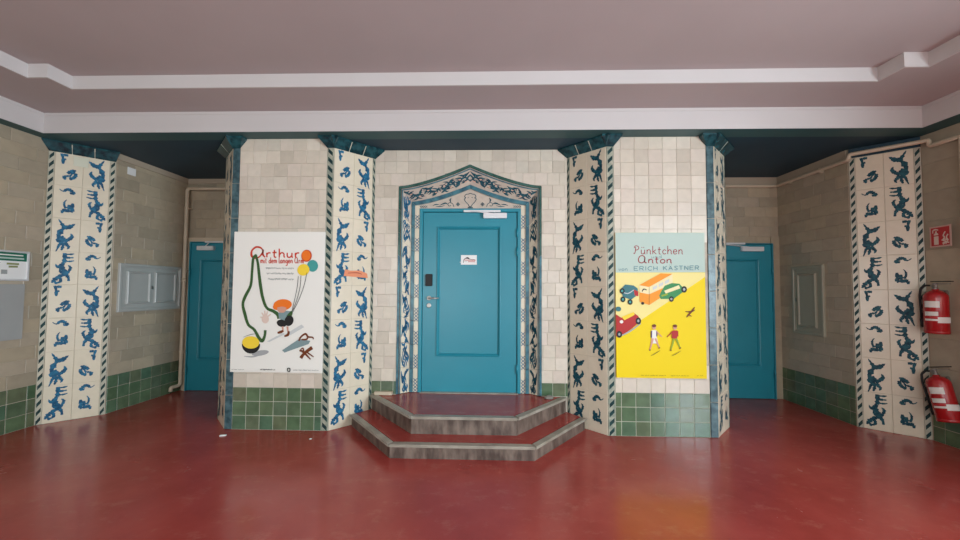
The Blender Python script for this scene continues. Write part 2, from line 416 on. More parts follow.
def rope_strip(parent, F, a0, a1, z1, lean=1, seg=.365, base='ropebase'):
    """narrow border tiles painted with a slanting dark rope"""
    n = int(round(z1 / seg)); seg = z1 / n
    for i in range(n):
        t = tile(parent, F, a0, a1, i * seg, (i + 1) * seg, M[base], name='border_tile', gap=.001)
        key = ('rope', round(a1 - a0, 3), lean, round(seg, 3))
        if key not in _mm:
            bm = bmesh.new(); W = (a1 - a0); k = 4; p = seg / k
            for j in range(k):
                y = -seg / 2 + p * (j + .5); h = p * .27; s = p * .26 * lean; x0, x1 = -W * .33, W * .33
                for q in ([(x0, y - h - s), (x1, y - h + s), (x1, y + h * .7 + s), (x0, y + h * .7 - s)],):
                    bm.faces.new([bm.verts.new((x, yy, 0)) for x, yy in q])
            orient_up(bm); me = bpy.data.meshes.new('rope_pattern'); bm.to_mesh(me); bm.free(); me.materials.append(M['ropeink']); _mm[key] = me
        o = bpy.data.objects.new('rope_pattern', _mm[key]); link(o, t)
        o.matrix_local = TM[t.name].inverted() @ F.mw((a0 + a1) / 2, (i + .5) * seg, .0060)
def deco_face(parent, F, a0, a1, bl, br, top, ink, lean=1, rb='ropebase'):
    """two columns of tall ivory tiles with painted figures, rope borders bl / br wide"""
    if bl: rope_strip(parent, F, a0, a0 + bl, top, lean, base=rb)
    if br: rope_strip(parent, F, a1 - br, a1, top, lean, base=rb)
    x0, x1 = a0 + bl, a1 - br; mid = (x0 + x1) / 2; seg = .365
    rows = []; b = top
    while b > .001:
        lo = max(b - seg, 0)
        if lo < .06: lo = 0
        rows.append((lo, b)); b = lo
    for ci, (l, r) in enumerate(((x0, mid), (mid, x1))):
        seq = 'FEAB' if ci == 0 else 'ABFE'
        for k, (lo, hi) in enumerate(rows):
            t = tile(parent, F, l, r, lo, hi, M['deco'], gap=.0009, tilt=.002)
            motif(t, F, (l + r) / 2 + (.004 if ci else -.004), hi - seg / 2, seq[k % 4], ci == 1, (x1 - x0) * .44, seg, ink)
def cap(parent, F, a0, a1, z0=2.955, out=.085, el=.07, er=.07, n=3):
    """glazed capital: flared tiles under the ceiling, el / er widen each end"""
    for i in range(n):
        l, r = a0 + (a1 - a0) * i / n, a0 + (a1 - a0) * (i + 1) / n
        L, R = l - (el if i == 0 else 0), r + (er if i == n - 1 else 0); g = .0025
        bm = bmesh.new(); rings = []
        for t, o_ in ((0, .006), (.12, .02), (.85, out), (1, out)):
            k = min(1, t / .85)
            z = z0 + (H1 - .002 - z0) * t
            rings.append([F.pt(l + g + (L - l) * k, z, .0), F.pt(r - g + (R - r) * k, z, .0), F.pt(r - g + (R - r) * k, z, o_), F.pt(l + g + (L - l) * k, z, o_)])
        vr = [[bm.verts.new(p) for p in q] for q in rings]
        for a, b in zip(vr, vr[1:]):
            for k in range(4): bm.faces.new((a[k], a[(k + 1) % 4], b[(k + 1) % 4], b[k]))
        bm.faces.new(vr[0][::-1]); bm.faces.new(vr[-1])
        obj('cap_tile', bm, M['capglaze'], parent)
    for i in range(1, n):       # pale joints between the cap tiles
        a = a0 + (a1 - a0) * i / n; bm = bmesh.new(); w_ = .004
        q = [F.pt(a - w_, z0, .008), F.pt(a + w_, z0, .008), F.pt(a + w_, H1 - .02, out + .002), F.pt(a - w_, H1 - .02, out + .002)]
        q2 = [p - F.n * .01 for p in q]
        A = [bm.verts.new(p) for p in q]; B = [bm.verts.new(p) for p in q2]
        bm.faces.new(A); bm.faces.new(B[::-1])
        for k in range(4): bm.faces.new((A[k], B[k], B[(k + 1) % 4], A[(k + 1) % 4]))
        obj('cap_joint', bm, M['groutg'], parent)

# ------------------------------------------------------------------ the two piers
D = math.sqrt(.5)
for s in (-1, 1):
    xi, xo, xie, xoe = pier(s, KI), pier(s, KO), pier(s, KIE), pier(s, KOE)
    yoe = YF + (KOE - KO)
    bm = bmesh.new(); pts = [(xi, YF), (xo, YF), (xoe, yoe), (xoe, YB + .1), (xie, YB + .1), (xie, YW)]
    prism_xy(bm, pts, 0, H1 - .002)
    P = structure(obj('wall_pier_left' if s < 0 else 'wall_pier_right', bm, M['grout']))
    F = Frame((XC, YF, 0), (1, 0, 0))
    rope, blue = .074, .078
    if s < 0: a0, a1 = -KO + blue, -KI - rope
    else: a0, a1 = KI + rope, KO - blue
    skip = lambda l, r, b0, b1: b0 > .62 and b1 < 2.03
    ro = [random.choice((0, 0, .004, .06, .075, .035)) for _ in range(30)]
    if s > 0: ro = [.075 + random.choice((0, 0, .003, -.004)) for _ in range(30)]
    tiled(P, F, a0, a1, H1 - .004, .1435, M['cream'], M['green'], lambda i: ro[i], skip=skip, goff=0 if s < 0 else .085, gw=.144)
    # pale joints of the green dado
    structure(obj('dado_grout', bmesh_box := boxes((XC + a0, XC + a1, YF - .0024, YF, 0, .4335)), M['groutg'], P)); 
    if s < 0: rope_strip(P, F, -KI - rope, -KI, 2.96, -1); br0, br1 = -KO, -KO + blue
    else: rope_strip(P, F, KI, KI + rope, 2.96, 1); br0, br1 = KO - blue, KO
    b = 0; hs = [.35, .37, .372, .37, .372, .37, .37, .382]
    for h in hs:
        tile(P, F, br0, br1, b, b + h, M['blueglaze'], name='border_tile', gap=.003, t=.012, tilt=.001); b += h
    cap(P, F, min(br0, br1), max(br0, br1), n=1, el=.03 if s < 0 else .07, er=.07 if s < 0 else .03)
    cap(P, F, (-KI - rope if s < 0 else KI), (-KI if s < 0 else KI + rope), n=1, el=.07, er=.07)
    # inner decorated chamfer
    L = (KI - KIE) / D
    if s < 0:
        Fi = Frame((xi, YF, 0), (1, 1, 0)); deco_face(P, Fi, .004, L, 0, .035, 2.96, M['blueink'], -1); cap(P, Fi, 0, L)
    else:
        Fi = Frame((xie, YW, 0), (1, -1, 0)); deco_face(P, Fi, 0, L - .004, .035, 0, 2.96, M['darkink'], 1); cap(P, Fi, 0, L)
    L2 = (KOE - KO) / D
    if s < 0:
        Fo = Frame((xoe, yoe, 0), (1, -1, 0)); deco_face(P, Fo, 0, L2 - .004, .03, 0, 2.96, M['darkink'], 1); cap(P, Fo, 0, L2, n=2)
    else:
        Fo = Frame((xo, YF, 0), (1, 1, 0)); deco_face(P, Fo, .004, L2, 0, .03, 2.96, M['darkink'], -1); cap(P, Fo, 0, L2, n=2)

# ------------------------------------------------------------------ side pillars (flat 45 degree faces)
PL = thingL = None
bm = bmesh.new(); prism_xy(bm, [(XL - .01, 3.77), (XLA, 4.145), (XLA - .3, 4.3), (XL - .3, 4.1)], 0, H1 - .002)
P = structure(obj('wall_pillar_left', bm, M['groutd'])); Fp = Frame((XL, 3.777, 0), (XLA - XL, 4.145 - 3.777, 0)); LP = math.hypot(XLA - XL, 4.145 - 3.777)
deco_face(P, Fp, 0, LP, .05, .05, 2.95, M['blueink'], 1, 'deco2'); cap(P, Fp, 0, LP, z0=2.945, out=.06, el=.05, er=.03)
bm = bmesh.new(); prism_xy(bm, [(XRA, 4.15), (XR + .01, 3.805), (XR + .3, 4.1), (XRA + .3, 4.4)], 0, H1 - .002)
P = structure(obj('wall_pillar_right', bm, M['groutd'])); Fq = Frame((XRA, 4.15, 0), (XR - XRA, 3.81 - 4.15, 0)); LQ = math.hypot(XR - XRA, 4.15 - 3.81)
deco_face(P, Fq, 0, LQ, .05, .05, 2.95, M['darkink'], 1, 'deco2')
tile(P, Fq, 0, LQ, 2.952, 3.058, M['navy'], name='top_strip')

# ------------------------------------------------------------------ alcoves
stag = lambda i: (0, .145, .07, .2)[i % 4]
P = structure(obj('wall_left_alcove', boxes((XLA - .3, XLA, 4.145, YB + .1, 0, H1 - .002)), M['groutb']))
F = Frame((XLA, 0, 0), (0, 1, 0))
hat = lambda l, r, b0, b1: l > 4.24 and r < 5.11 and b0 > 1.18 and b1 < 1.74
tiled(P, F, 4.15, YB, 2.985, .29, M['buff'], M['green'], stag, skip=hat, goff=.02, gw=.144)
obj('cornice_strip', boxes((XLA - .001, XLA + .014, 4.15, YB, 2.985, H1 - .003)), M['plaster'], P)
P = structure(obj('wall_right_alcove', boxes((XRA, XRA + .3, 4.145, YB + .1, 0, H1 - .002)), M['groutb']))
F = Frame((XRA, 0, 0), (0, -1, 0))
tiled(P, F, -YB, -4.155, 2.955, .29, M['buff'], M['green'], stag, skip=lambda l, r, b0, b1: l > -4.93 and r < -4.48 and b0 > .93 and b1 < 1.78, goff=.06, gw=.144)
obj('cornice_strip', boxes((XRA - .014, XRA + .001, 4.17, YB, 2.955, H1 - .003)), M['plaster'], P)
# back walls of the alcoves
LDX0, LDX1 = -4.325, -3.42; RDX0, RDX1 = 2.93, 3.875
P = structure(obj('wall_back_left', boxes((XLA - .1, pier(-1, KOE), YB, YB + .2, 0, H1 - .002)), M['groutb']))
F = Frame((0, YB, 0), (1, 0, 0)); xr = pier(-1, KOE)
b = 2.19
for i in range(6):
    hi = min(b + .1385, 2.985); course(P, F, XLA, xr, b, hi, .29, M['buff'], stag(i)); b = hi
obj('cornice_strip', boxes((XLA, xr, YB - .014, YB, 2.985, H1 - .003)), M['plaster'], P)
course(P, F, LDX1 + .07, xr, 0, 2.19, .2, M['buff'])
obj('cream_surround', boxes((-4.40, LDX0 - .012, YB - .03, YB, 0, 2.19), (LDX0 - .012, LDX1 + .07, YB - .03, YB, 2.128, 2.19), (LDX1 + .012, LDX1 + .07, YB - .03, YB, 0, 2.128)), M['pipe'], P)
P = structure(obj('wall_back_right', boxes((pier(1, KOE), XRA + .1, YB, YB + .2, 0, H1 - .002)), M['groutb']))
xl = pier(1, KOE); b = 2.225
for i in range(6):
    hi = min(b + .1385, 2.955)
    if 2.955 - hi < .03: hi = 2.955
    course(P, F, xl, XRA, b, hi, .29, M['buff'], stag(i + 1)); b = hi
    if hi >= 2.955: break
obj('cornice_strip', boxes((xl, XRA, YB - .014, YB, 2.955, H1 - .003)), M['plaster'], P)
for k in range(7):
    tile(P, F, RDX1 + .012, XRA, k * .318, (k + 1) * .318, M['buff'], name='surround_tile', t=.02)
    tile(P, F, xl, RDX0 - .012, k * .318, (k + 1) * .318, M['buff'], name='surround_tile', t=.02)
course(P, F, RDX0 - .012, RDX1 + .012, 2.128, 2.225, .29, M['buff'], .1)

# ------------------------------------------------------------------ near side walls and rear wall
P = structure(obj('wall_left', boxes((XL - .2, XL, YR, 3.79, 0, H1 - .001)), M['distant']))
F = Frame((XL, 0, 0), (0, 1, 0))
tiled(P, F, 2.95, 3.775, H1 - .004, .29, M['buff'], M['green'], stag, skip=lambda l, r, b0, b1: l > 3.22 and r < 3.65 and .94 < b0 and b1 < 1.82, goff=.05, gw=.16)
obj('dado', boxes((XL - .001, XL + .008, YR, 2.948, 0, .433)), M['green'], P)
P = structure(obj('wall_right', boxes((XR, XR + .2, .1, 3.82, 0, H1 - .001), (XR, XR + .2, YR, -2.4, 0, H1 - .001), (XR, XR + .2, -2.4, .1, 2.6, H1 - .001), (XR, XR + .2, -2.4, .1, 0, .55)), M['plaster']))
F = Frame((XR, 0, 0), (0, -1, 0))
b = 0
for i in range(3): course(P, F, -3.80, -2.95, b, b + .1443, .145, M['green'], .05, gap=.0028); b += .1443
b = .4335
i = 0
while b < H1 - .03:
    hi = min(b + .29, H1 - .004)
    if H1 - .004 - hi < .05: hi = H1 - .004
    course(P, F, -3.80, -2.95, b, hi, .58, M['buff'], (0, .29)[i % 2], gap=.0006, tilt=.001); b = hi; i += 1
obj('dado', boxes((XR - .008, XR + .001, 1.45, 2.948, 0, .433), (XR - .008, XR + .001, YR, 1.45, 0, .433)), M['green'], P)
W2 = structure(obj('window_1', boxes((XR + .06, XR + .11, -2.4, -2.35, .55, 2.6), (XR + .06, XR + .11, .05, .1, .55, 2.6), (XR + .06, XR + .11, -2.35, .05, .55, .6), (XR + .06, XR + .11, -2.35, .05, 2.55, 2.6)), M['white']))
for k in range(1, 4): obj('window_bar', boxes((XR + .07, XR + .10, -2.35 + .6 * k - .015, -2.35 + .6 * k + .015, .6, 2.55)), M['white'], W2)
# rear wall with two glazed street doors (behind the camera)
structure(obj('wall_rear', boxes((-5.1, -3.4, YR - .2, YR, 0, H3), (-.4, 0, YR - .2, YR, 0, H3), (3.0, 4.7, YR - .2, YR, 0, H3), (-3.4, -.4, YR - .2, YR, 2.62, H3), (0, 3.0, YR - .2, YR, 2.62, H3)), M['plaster']))
for n_, (a, b_) in enumerate(((-3.4, -.4), (0, 3.0))):
    d = structure(obj('door_%d' % (4 + n_), boxes((a, a + .07, YR - .1, YR - .04, 0, 2.62), (b_ - .07, b_, YR - .1, YR - .04, 0, 2.62), (a, b_, YR - .1, YR - .04, 2.55, 2.62)), M['door']))
    for k in range(1, 3): obj('stile', boxes((a + k - .04, a + k + .04, YR - .1, YR - .04, 0, 2.55)), M['door'], d)
    obj('rail', boxes((a + .07, b_ - .07, YR - .1, YR - .04, .95, 1.03), (a + .07, b_ - .07, YR - .1, YR - .04, 0, .2)), M['door'], d)

# ------------------------------------------------------------------ centre wall with the ogee surround
STEP = .288
XD = -.24; DW = .588
def ogee(u): return u ** 1.42
HW, ZC, ZA = .812, 2.637, 2.888          # outer edge of the surround
IW, IZC, IZA = .668, 2.468, 2.665        # inner edge of the painted band (deeper)
def outer_z(x): return ZC + (ZA - ZC) * ogee(max(0, 1 - abs(x - XD) / HW))
xa, xb = pier(-1, KIE), pier(1, KIE)
bm = bmesh.new()
yb0, yb1 = YW, YW + .3
for x0, x1 in ((xa - .05, XD - HW), (XD + HW, xb + .05)): box(bm, x0, x1, yb0, yb1, 0, H1 - .002)
N = 24
for i in range(N):
    x0 = XD - HW + 2 * HW * i / N; x1 = XD - HW + 2 * HW * (i + 1) / N; z0, z1 = outer_z(x0), outer_z(x1)
    v = [bm.verts.new(p) for p in ((x0, yb0, z0), (x1, yb0, z1), (x1, yb0, H1 - .002), (x0, yb0, H1 - .002), (x0, yb1, z0), (x1, yb1, z1), (x1, yb1, H1 - .002), (x0, yb1, H1 - .002))]
    for f in ((0, 1, 2, 3), (7, 6, 5, 4), (0, 4, 5, 1), (3, 2, 6, 7)): bm.faces.new([v[k] for k in f])
P = structure(obj('wall_back', bm, M['grout'])); F = Frame((0, YW, 0), (1, 0, 0))
zs = [0, .1443, .2886, .4335]; z = .4335
while z < H1 - .03: z = min(z + .1385, H1 - .004); zs.append(z if H1 - .004 - z > .04 else H1 - .004); z = zs[-1]
for k in range(len(zs) - 1):
    b0, b1 = zs[k], zs[k + 1]; m = M['green'] if b1 < .45 else M['cream']; gp = .0028 if m is M['green'] else .0011
    if b1 <= STEP: continue
    b0 = max(b0, STEP)
    x = xa - random.choice((.02, .03, .09, .075, 0)) if k > 3 else xa - .03
    while x < xb - .01:
        l, r = max(x, xa), min(x + .137, xb); x += .137
        if r - l < .012: continue
        inl, inr = XD - HW, XD + HW
        if m is M['green'] or b1 < ZC:
            if l >= inl and r <= inr: continue
            if l < inl < r: r = inl
            if l < inr < r: l = inr
            tile(P, F, l, r, b0, b1, m, gap=gp); continue
        # tiles cut to the ogee curve
        if r <= inl or l >= inr or b0 >= ZA: tile(P, F, l, r, b0, b1, m, gap=gp); continue
        segs = [(l, min(r, inl))] if l < inl else []
        pts = []; n = 6
        lo = []
        for i in range(n + 1):
            xx = l + (r - l) * i / n; zz = outer_z(xx) if inl < xx < inr else (b0 if not inl <= xx <= inr else ZC)
            lo.append((xx, max(b0, zz)))
        if l < inl < r: lo = [(l, b0), (inl - .001, b0), (inl, max(b0, ZC))] + [(a, max(b0, outer_z(a))) for a in (inl + (r - inl) * .5, r)]
        if l < inr < r: lo = [(a, max(b0, outer_z(a))) for a in (l, l + (inr - l) * .5)] + [(inr, max(b0, ZC)), (inr + .001, b0), (r, b0)]
        keep = [p for p in lo if p[1] < b1 - .012]
        if len(keep) < 2: continue
        if len(keep) < len(lo):      # curve leaves through the top of the tile
            first = lo.index(keep[0]); last = lo.index(keep[-1])
            if first > 0: keep = [(lo[first - 1][0] * .3 + keep[0][0] * .7, b1 - .008)] + keep
            if last < len(lo) - 1: keep = keep + [(lo[last + 1][0] * .3 + keep[-1][0] * .7, b1 - .008)]
        g = gp; top_l, top_r = keep[0][0], keep[-1][0]
        poly = [(a, b + g) for a, b in keep]; poly[0] = (poly[0][0] + g, poly[0][1]); poly[-1] = (poly[-1][0] - g, poly[-1][1])
        poly += [(top_r - g, b1 - g), (top_l + g, b1 - g)]
        cl = []
        for q in poly:
            if not cl or (Vector(q) - Vector(cl[-1])).length > .0015: cl.append(q)
        try:
            bm = poly_tile(cl, .005, .002)
            t = obj('tile', bm, m, P, F.mw(0, 0, 0))
        except Exception: pass
bm = boxes((xa, XD - HW, YW - .0024, YW, STEP - .01, .4335), (XD + HW, xb, YW - .0024, YW, STEP - .01, .4335)); obj('dado_grout', bm, M['groutg'], P)
obj('foot_block', bevbox(xa + .045, XD - HW - .03, YW - .055, YW, STEP, STEP + .036, .006), M['pipe'], P)

# --- surround: outer border moulding, splayed painted band, blue band, braid band, lunette
S = structure(obj('door_surround', boxes((XD - HW, XD - HW + .02, YW + .02, YW + .25, STEP, ZC - .02), (XD + HW - .02, XD + HW, YW + .02, YW + .25, STEP, ZC - .02)), M['grout']))
for sg_ in (-1, 1):
    q = [(XD + sg_ * (HW - .004), YW + .02), (XD + sg_ * (HW - .004), YW + .25), (XD + sg_ * DW, YW + .25), (XD + sg_ * DW, YW + .115), (XD + sg_ * (IW - .01), YW + .115)]
    bm = bmesh.new(); prism_xy(bm, q, STEP, ZC - .03); obj('backing', bm, M['grout'], S)
obj('backing', boxes((XD - HW, XD + HW, YW + .26, YW + .3, 0, ZA)), M['grout'], S)
bm = bmesh.new()
for i in range(24):
    x0 = -HW + .004 + 2 * (HW - .004) * i / 24; x1 = x0 + 2 * (HW - .004) / 24
    za, zb = (ZC + (ZA - ZC) * ogee(1 - abs(x) / HW) - .012 for x in (x0, x1))
    lo = lambda x: (IZC + (IZA - IZC) * ogee(max(0, 1 - abs(x) / IW)) - .02) if abs(x) < IW else ZC - .14
    f = []
    for x, zt in ((x0, za), (x1, zb)):
        f.append([bm.verts.new((XD + x, YW + .022, zt)), bm.verts.new((XD + x, YW + .115, lo(x))), bm.verts.new((XD + x, YW + .25, lo(x))), bm.verts.new((XD + x, YW + .25, zt))])
    for k in range(4): bm.faces.new((f[0][k], f[0][(k + 1) % 4], f[1][(k + 1) % 4], f[1][k]))
obj('backing', bm, M['grout'], S)
def path_pt(w_, zc, za, t, y):
    """t in 0..1 up the jamb, 1..2 along the arch to the apex (left half, mirrored later)"""
    if t <= 1: return Vector((-w_, y, STEP + (zc - STEP) * t))
    u = t - 1; return Vector((-w_ * (1 - u), y, zc + (za - zc) * ogee(u)))
def band(ts, A, B, sgn, out=.0, thick=.01, g=.001):
    """solid piece between outer path A and inner path B (each (w, zc, za, y))"""
    bm = bmesh.new(); Lp = []; 
    for t in ts:
        a = path_pt(*A[:3], t, A[3]); b = path_pt(*B[:3], t, B[3])
        for p in (a, b): p.x = XD + p.x * -sgn if sgn > 0 else XD + p.x
        Lp.append((a, b))
    rows = []
    for a, b in Lp:
        f = Vector((0, -out, 0)); k = Vector((0, thick, 0))
        rows.append([bm.verts.new(q) for q in (a + f, b + f, b + k, a + k)])
    for r, q in zip(rows, rows[1:]):
        for k in range(4): bm.faces.new((r[k], r[(k + 1) % 4], q[(k + 1) % 4], q[k]))
    bm.faces.new(rows[0][::-1]); bm.faces.new(rows[-1]); bmesh.ops.recalc_face_normals(bm, faces=bm.faces)
    return bm
def lin(a, b, n): return [a + (b - a) * i / n for i in range(n + 1)]
oB = (HW, ZC, ZA, YW); oB2 = (HW - .024, ZC - .024, ZA - .03, YW)
pA = (HW - .026, ZC - .026, ZA - .032, YW + .005); pB = (IW + .012, IZC + .012, IZA + .014, YW + .09)
bA = (IW + .012, IZC + .012, IZA + .014, YW + .09); bB = (IW - .026, IZC - .026, IZA - .03, YW + .09)
cA = (IW - .026, IZC - .026, IZA - .03, YW + .095); DH = 2.40; DW = .588
vine_id = 0
def vine(parent, ts_mid_fn, n_leaf, length, width, ink, seed):
    """scrolling stem with leaves following a band; ts_mid_fn(s, c) gives a world point (s along 0..1, c across -1..1)"""
    rnd = random.Random(seed); bm = bmesh.new()
    def rib(pts2, w0, w1, n=8):
        prev = None; rowsv = []
        P3 = [ts_mid_fn(s, c) for s, c in pts2]
        for i, p in enumerate(P3):
            d = (P3[min(i + 1, len(P3) - 1)] - P3[max(i - 1, 0)])
            if d.length < 1e-6: d = Vector((0, 0, 1))
            d.normalize(); nrm = bn
            sd = d.cross(nrm).normalized(); t = i / (len(P3) - 1); w_ = w0 * math.sin(math.pi * min(1, .12 + t * .88)) + w1
            rowsv.append((bm.verts.new(p + sd * w_ / 2), bm.verts.new(p - sd * w_ / 2)))
        for r, q in zip(rowsv, rowsv[1:]): bm.faces.new((r[0], r[1], q[1], q[0]))
    e0 = ts_mid_fn(0, 0); e1 = ts_mid_fn(1, 0); e2 = ts_mid_fn(.5, 1); e3 = ts_mid_fn(.5, -1)
    bn = (e1 - e0).cross(e2 - e3).normalized()
    ph = rnd.uniform(0, 6)
    f = lambda s: .42 * math.sin(2 * math.pi * 1.25 * s + ph)
    rib([(.04 + .92 * i / 14, f(.04 + .92 * i / 14)) for i in range(15)], .001, .0045)
    asp = length / width
    for k in range(n_leaf):
        s = .07 + .86 * (k + rnd.uniform(.1, .9)) / n_leaf; c0 = f(s); side = 1 if k % 2 else -1
        ls = rnd.uniform(.05, .10) / length * rnd.choice((-1, 1)); lc = side * rnd.uniform(.3, .6); bend = rnd.uniform(-.3, .3)
        pts = []
        for i in range(6):
            t = i / 5; cc = max(-.86, min(.86, c0 + lc * t)); ss = max(.02, min(.98, s + ls * t * t + bend * .03 * math.sin(t * 3)))
            pts.append((ss, cc))
        rib(pts, rnd.uniform(.011, .020), .003)
    for k in range(3):
        s, c0 = rnd.uniform(.12, .88), rnd.uniform(-.5, .5); r = rnd.uniform(.07, .12) / length * .1
        ring = [(s + .017 / length * math.cos(a), c0 + .017 / width * 2 * math.sin(a)) for a in [2 * math.pi * i / 8 for i in range(9)]]
        ring = [(max(0.02, min(.98, a)), max(-.85, min(.85, b))) for a, b in ring]
        rib(ring, .002, .005)
    return obj('painted_vine', bm, ink, parent)
for sg in (-1, 1):
    # border moulding
    tsj = lin(0, 1, 9)
    for i in range(9): obj('border_tile', band([tsj[i] + .0008, tsj[i + 1] - .0008], oB, oB2, sg, .012, .03), M['tealband'] if i > 5 else M['bandglaze'], S)
    for i in range(3): obj('border_tile', band(lin(1 + i / 3 + .0012, 1 + (i + 1) / 3 - .0006, 5), oB, oB2, sg, .012, .03), M['tealband'], S)
    obj('inner_border', band(lin(0, 1, 1) + lin(1, 2, 14)[1:], (HW - .034, ZC - .034, ZA - .042, YW + .002), (HW - .042, ZC - .042, ZA - .052, YW + .008), sg, .004, .02), M['bandglaze'], S)
    # splayed painted band in tiles
    cuts = lin(0, 1, 8)
    for i in range(8):
        t0, t1 = cuts[i] + .001, cuts[i + 1] - .001
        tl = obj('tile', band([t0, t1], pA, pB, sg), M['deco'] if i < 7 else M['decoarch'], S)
        def fn(s, c, t0=t0, t1=t1):
            t = t0 + (t1 - t0) * s; k = (c + 1) / 2 * .78 + .14
            a = path_pt(*pA[:3], t, pA[3]); b = path_pt(*pB[:3], t, pB[3]); p = a.lerp(b, k); p += Vector((.001, -.0016, 0))
            p.x = XD + p.x * (-1 if sg > 0 else 1); return p
        vine(tl, fn, 17, .27, .13, M['blueink'] if sg < 0 else M['darkink'], 100 + i)
    cuts = [1, 1.27, 1.52, 1.76, 2]
    for i in range(4):
        t0, t1 = cuts[i] + .002, cuts[i + 1] - (.002 if i < 3 else 0)
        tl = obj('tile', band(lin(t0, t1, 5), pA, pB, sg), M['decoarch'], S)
        def fn(s, c, t0=t0, t1=t1):
            t = t0 + (t1 - t0) * s; k = (c + 1) / 2 * .78 + .14
            a = path_pt(*pA[:3], t, pA[3]); b = path_pt(*pB[:3], t, pB[3]); p = a.lerp(b, k); p += Vector((0, -.0025, .0))
            p.x = XD + p.x * (-1 if sg > 0 else 1); return p
        vine(tl, fn, 20, .20, .19, M['darkink'], 300 + i)
        bmq = bmesh.new()          # faded pink flowers
        for q in range(2):
            c_ = fn(.3 + .4 * q, (-.3, .35)[q]) ; c_ += Vector((0, .0006, 0))
            vs = [bmq.verts.new(c_ + Vector((.017 * math.cos(a), 0, .014 * math.sin(a)))) for a in [2 * math.pi * k / 10 for k in range(10)]]
            bmq.faces.new(vs)
        obj('painted_flower', bmq, M['blush'], tl)
    # blue band
    for i in range(8): obj('blue_band', band([i / 8 + .0012, (i + 1) / 8 - .0012], bA, bB, sg, .016, .02), M['bandglaze'], S)
    for i in range(3): obj('blue_band', band(lin(1 + i / 3 + .001, 1 + (i + 1) / 3 - .001 * (i < 2), 5), bA, bB, sg, .016, .02), M['bandglaze'], S)
    # braid band beside the door frame: pale tiles with crossing dark strokes
    x0, x1 = DW, IW - .026
    for i in range(8):
        z0 = STEP + (2.44 - STEP) * i / 8; z1 = STEP + (2.44 - STEP) * (i + 1) / 8
        bm = boxes((XD + (sg * x0 if sg > 0 else -x1), XD + (sg * x1 if sg > 0 else -x0), YW + .092, YW + .11, z0 + .001, z1 - .001))
        tl = obj('tile', bm, M['deco'], S)
        bm = bmesh.new(); nX = 4; xm = XD + sg * (x0 + x1) / 2; hw_ = (x1 - x0) * .42
        for j in range(nX):
            za_ = z0 + .16 - j * .038; 
            for d in (-1, 1):
                p = [(xm - d * hw_, za_), (xm + d * hw_, za_ - .04)]
                v = [bm.verts.new((p[0][0], YW + .0915, p[0][1])), bm.verts.new((p[1][0], YW + .0915, p[1][1])), bm.verts.new((p[1][0], YW + .0915, p[1][1] - .010)), bm.verts.new((p[0][0], YW + .0915, p[0][1] - .010))]
                bm.faces.new(v)
        obj('braid_pattern', bm, M['blueink'], tl)
# lunette above the door frame
bm = bmesh.new(); lowz = DH
for i in range(20):
    x0 = -(IW - .028) + 2 * (IW - .028) * i / 20; x1 = -(IW - .028) + 2 * (IW - .028) * (i + 1) / 20
    zf = lambda x: cA[1] + (cA[2] - cA[1]) * ogee(1 - abs(x) / (IW - .0275))
    a = [(x0, lowz), (x1, lowz), (x1, max(lowz + .002, zf(x1))), (x0, max(lowz + .002, zf(x0)))]
    v = [bm.verts.new((XD + x, YW + .099, z)) for x, z in a] + [bm.verts.new((XD + x, YW + .2, z)) for x, z in a]
    for f in ((0, 1, 2, 3), (7, 6, 5, 4), (0, 4, 5, 1), (3, 2, 6, 7)): bm.faces.new([v[k] for k in f])
LU = obj('lunette', bm, M['decoarch'], S)
FL = Frame((XD, YW + .098, 0), (1, 0, 0)); bm = bmesh.new()
def lun(pts, w_=.007):
    for m_ in (1, -1): ribbon(bm, [(m_ * x, z, w_ if len(q) == 0 else q[0]) for x, z, *q in pts], 0, 5)
lun([(0, 2.585), (.022, 2.575), (.05, 2.57), (.066, 2.545), (.052, 2.53), (.07, 2.515), (.05, 2.48), (.022, 2.45), (.012, 2.428), (.0, 2.43)], .008)
lun([(.012, 2.53), (.024, 2.54), (.03, 2.525)], .004); lun([(0, 2.415), (.03, 2.415)], .012)
for cx in (.105, .145, .125, .125):
    pass
for (cx, cz) in ((.13, 2.455), (.155, 2.455), (.1425, 2.468), (.1425, 2.442)): lun([(cx - .008, cz), (cx, cz + .008), (cx + .008, cz), (cx, cz - .008), (cx - .008, cz)], .006)
lun([(.19, 2.425), (.205, 2.46), (.24, 2.475), (.26, 2.455), (.25, 2.435), (.225, 2.44)], .007)
lun([(.26, 2.455, .004), (.29, 2.468, .018), (.33, 2.455, .012), (.36, 2.44, .003)]); lun([(.225, 2.475, .004), (.235, 2.505, .018), (.22, 2.53, .003)])
lun([(.30, 2.44, .004), (.35, 2.428, .01), (.40, 2.43, .004)]); lun([(.36, 2.45, .003), (.40, 2.452, .013), (.44, 2.44, .003)])
for k in range(4): lun([(.50 + .024 * k, 2.44), (.524 + .024 * k, 2.415)], .004); lun([(.50 + .024 * k, 2.415), (.524 + .024 * k, 2.44)], .004)
orient_up(bm); obj('painted_vine', bm, M['darkink'], LU, FL.mw(0, 0, .002))

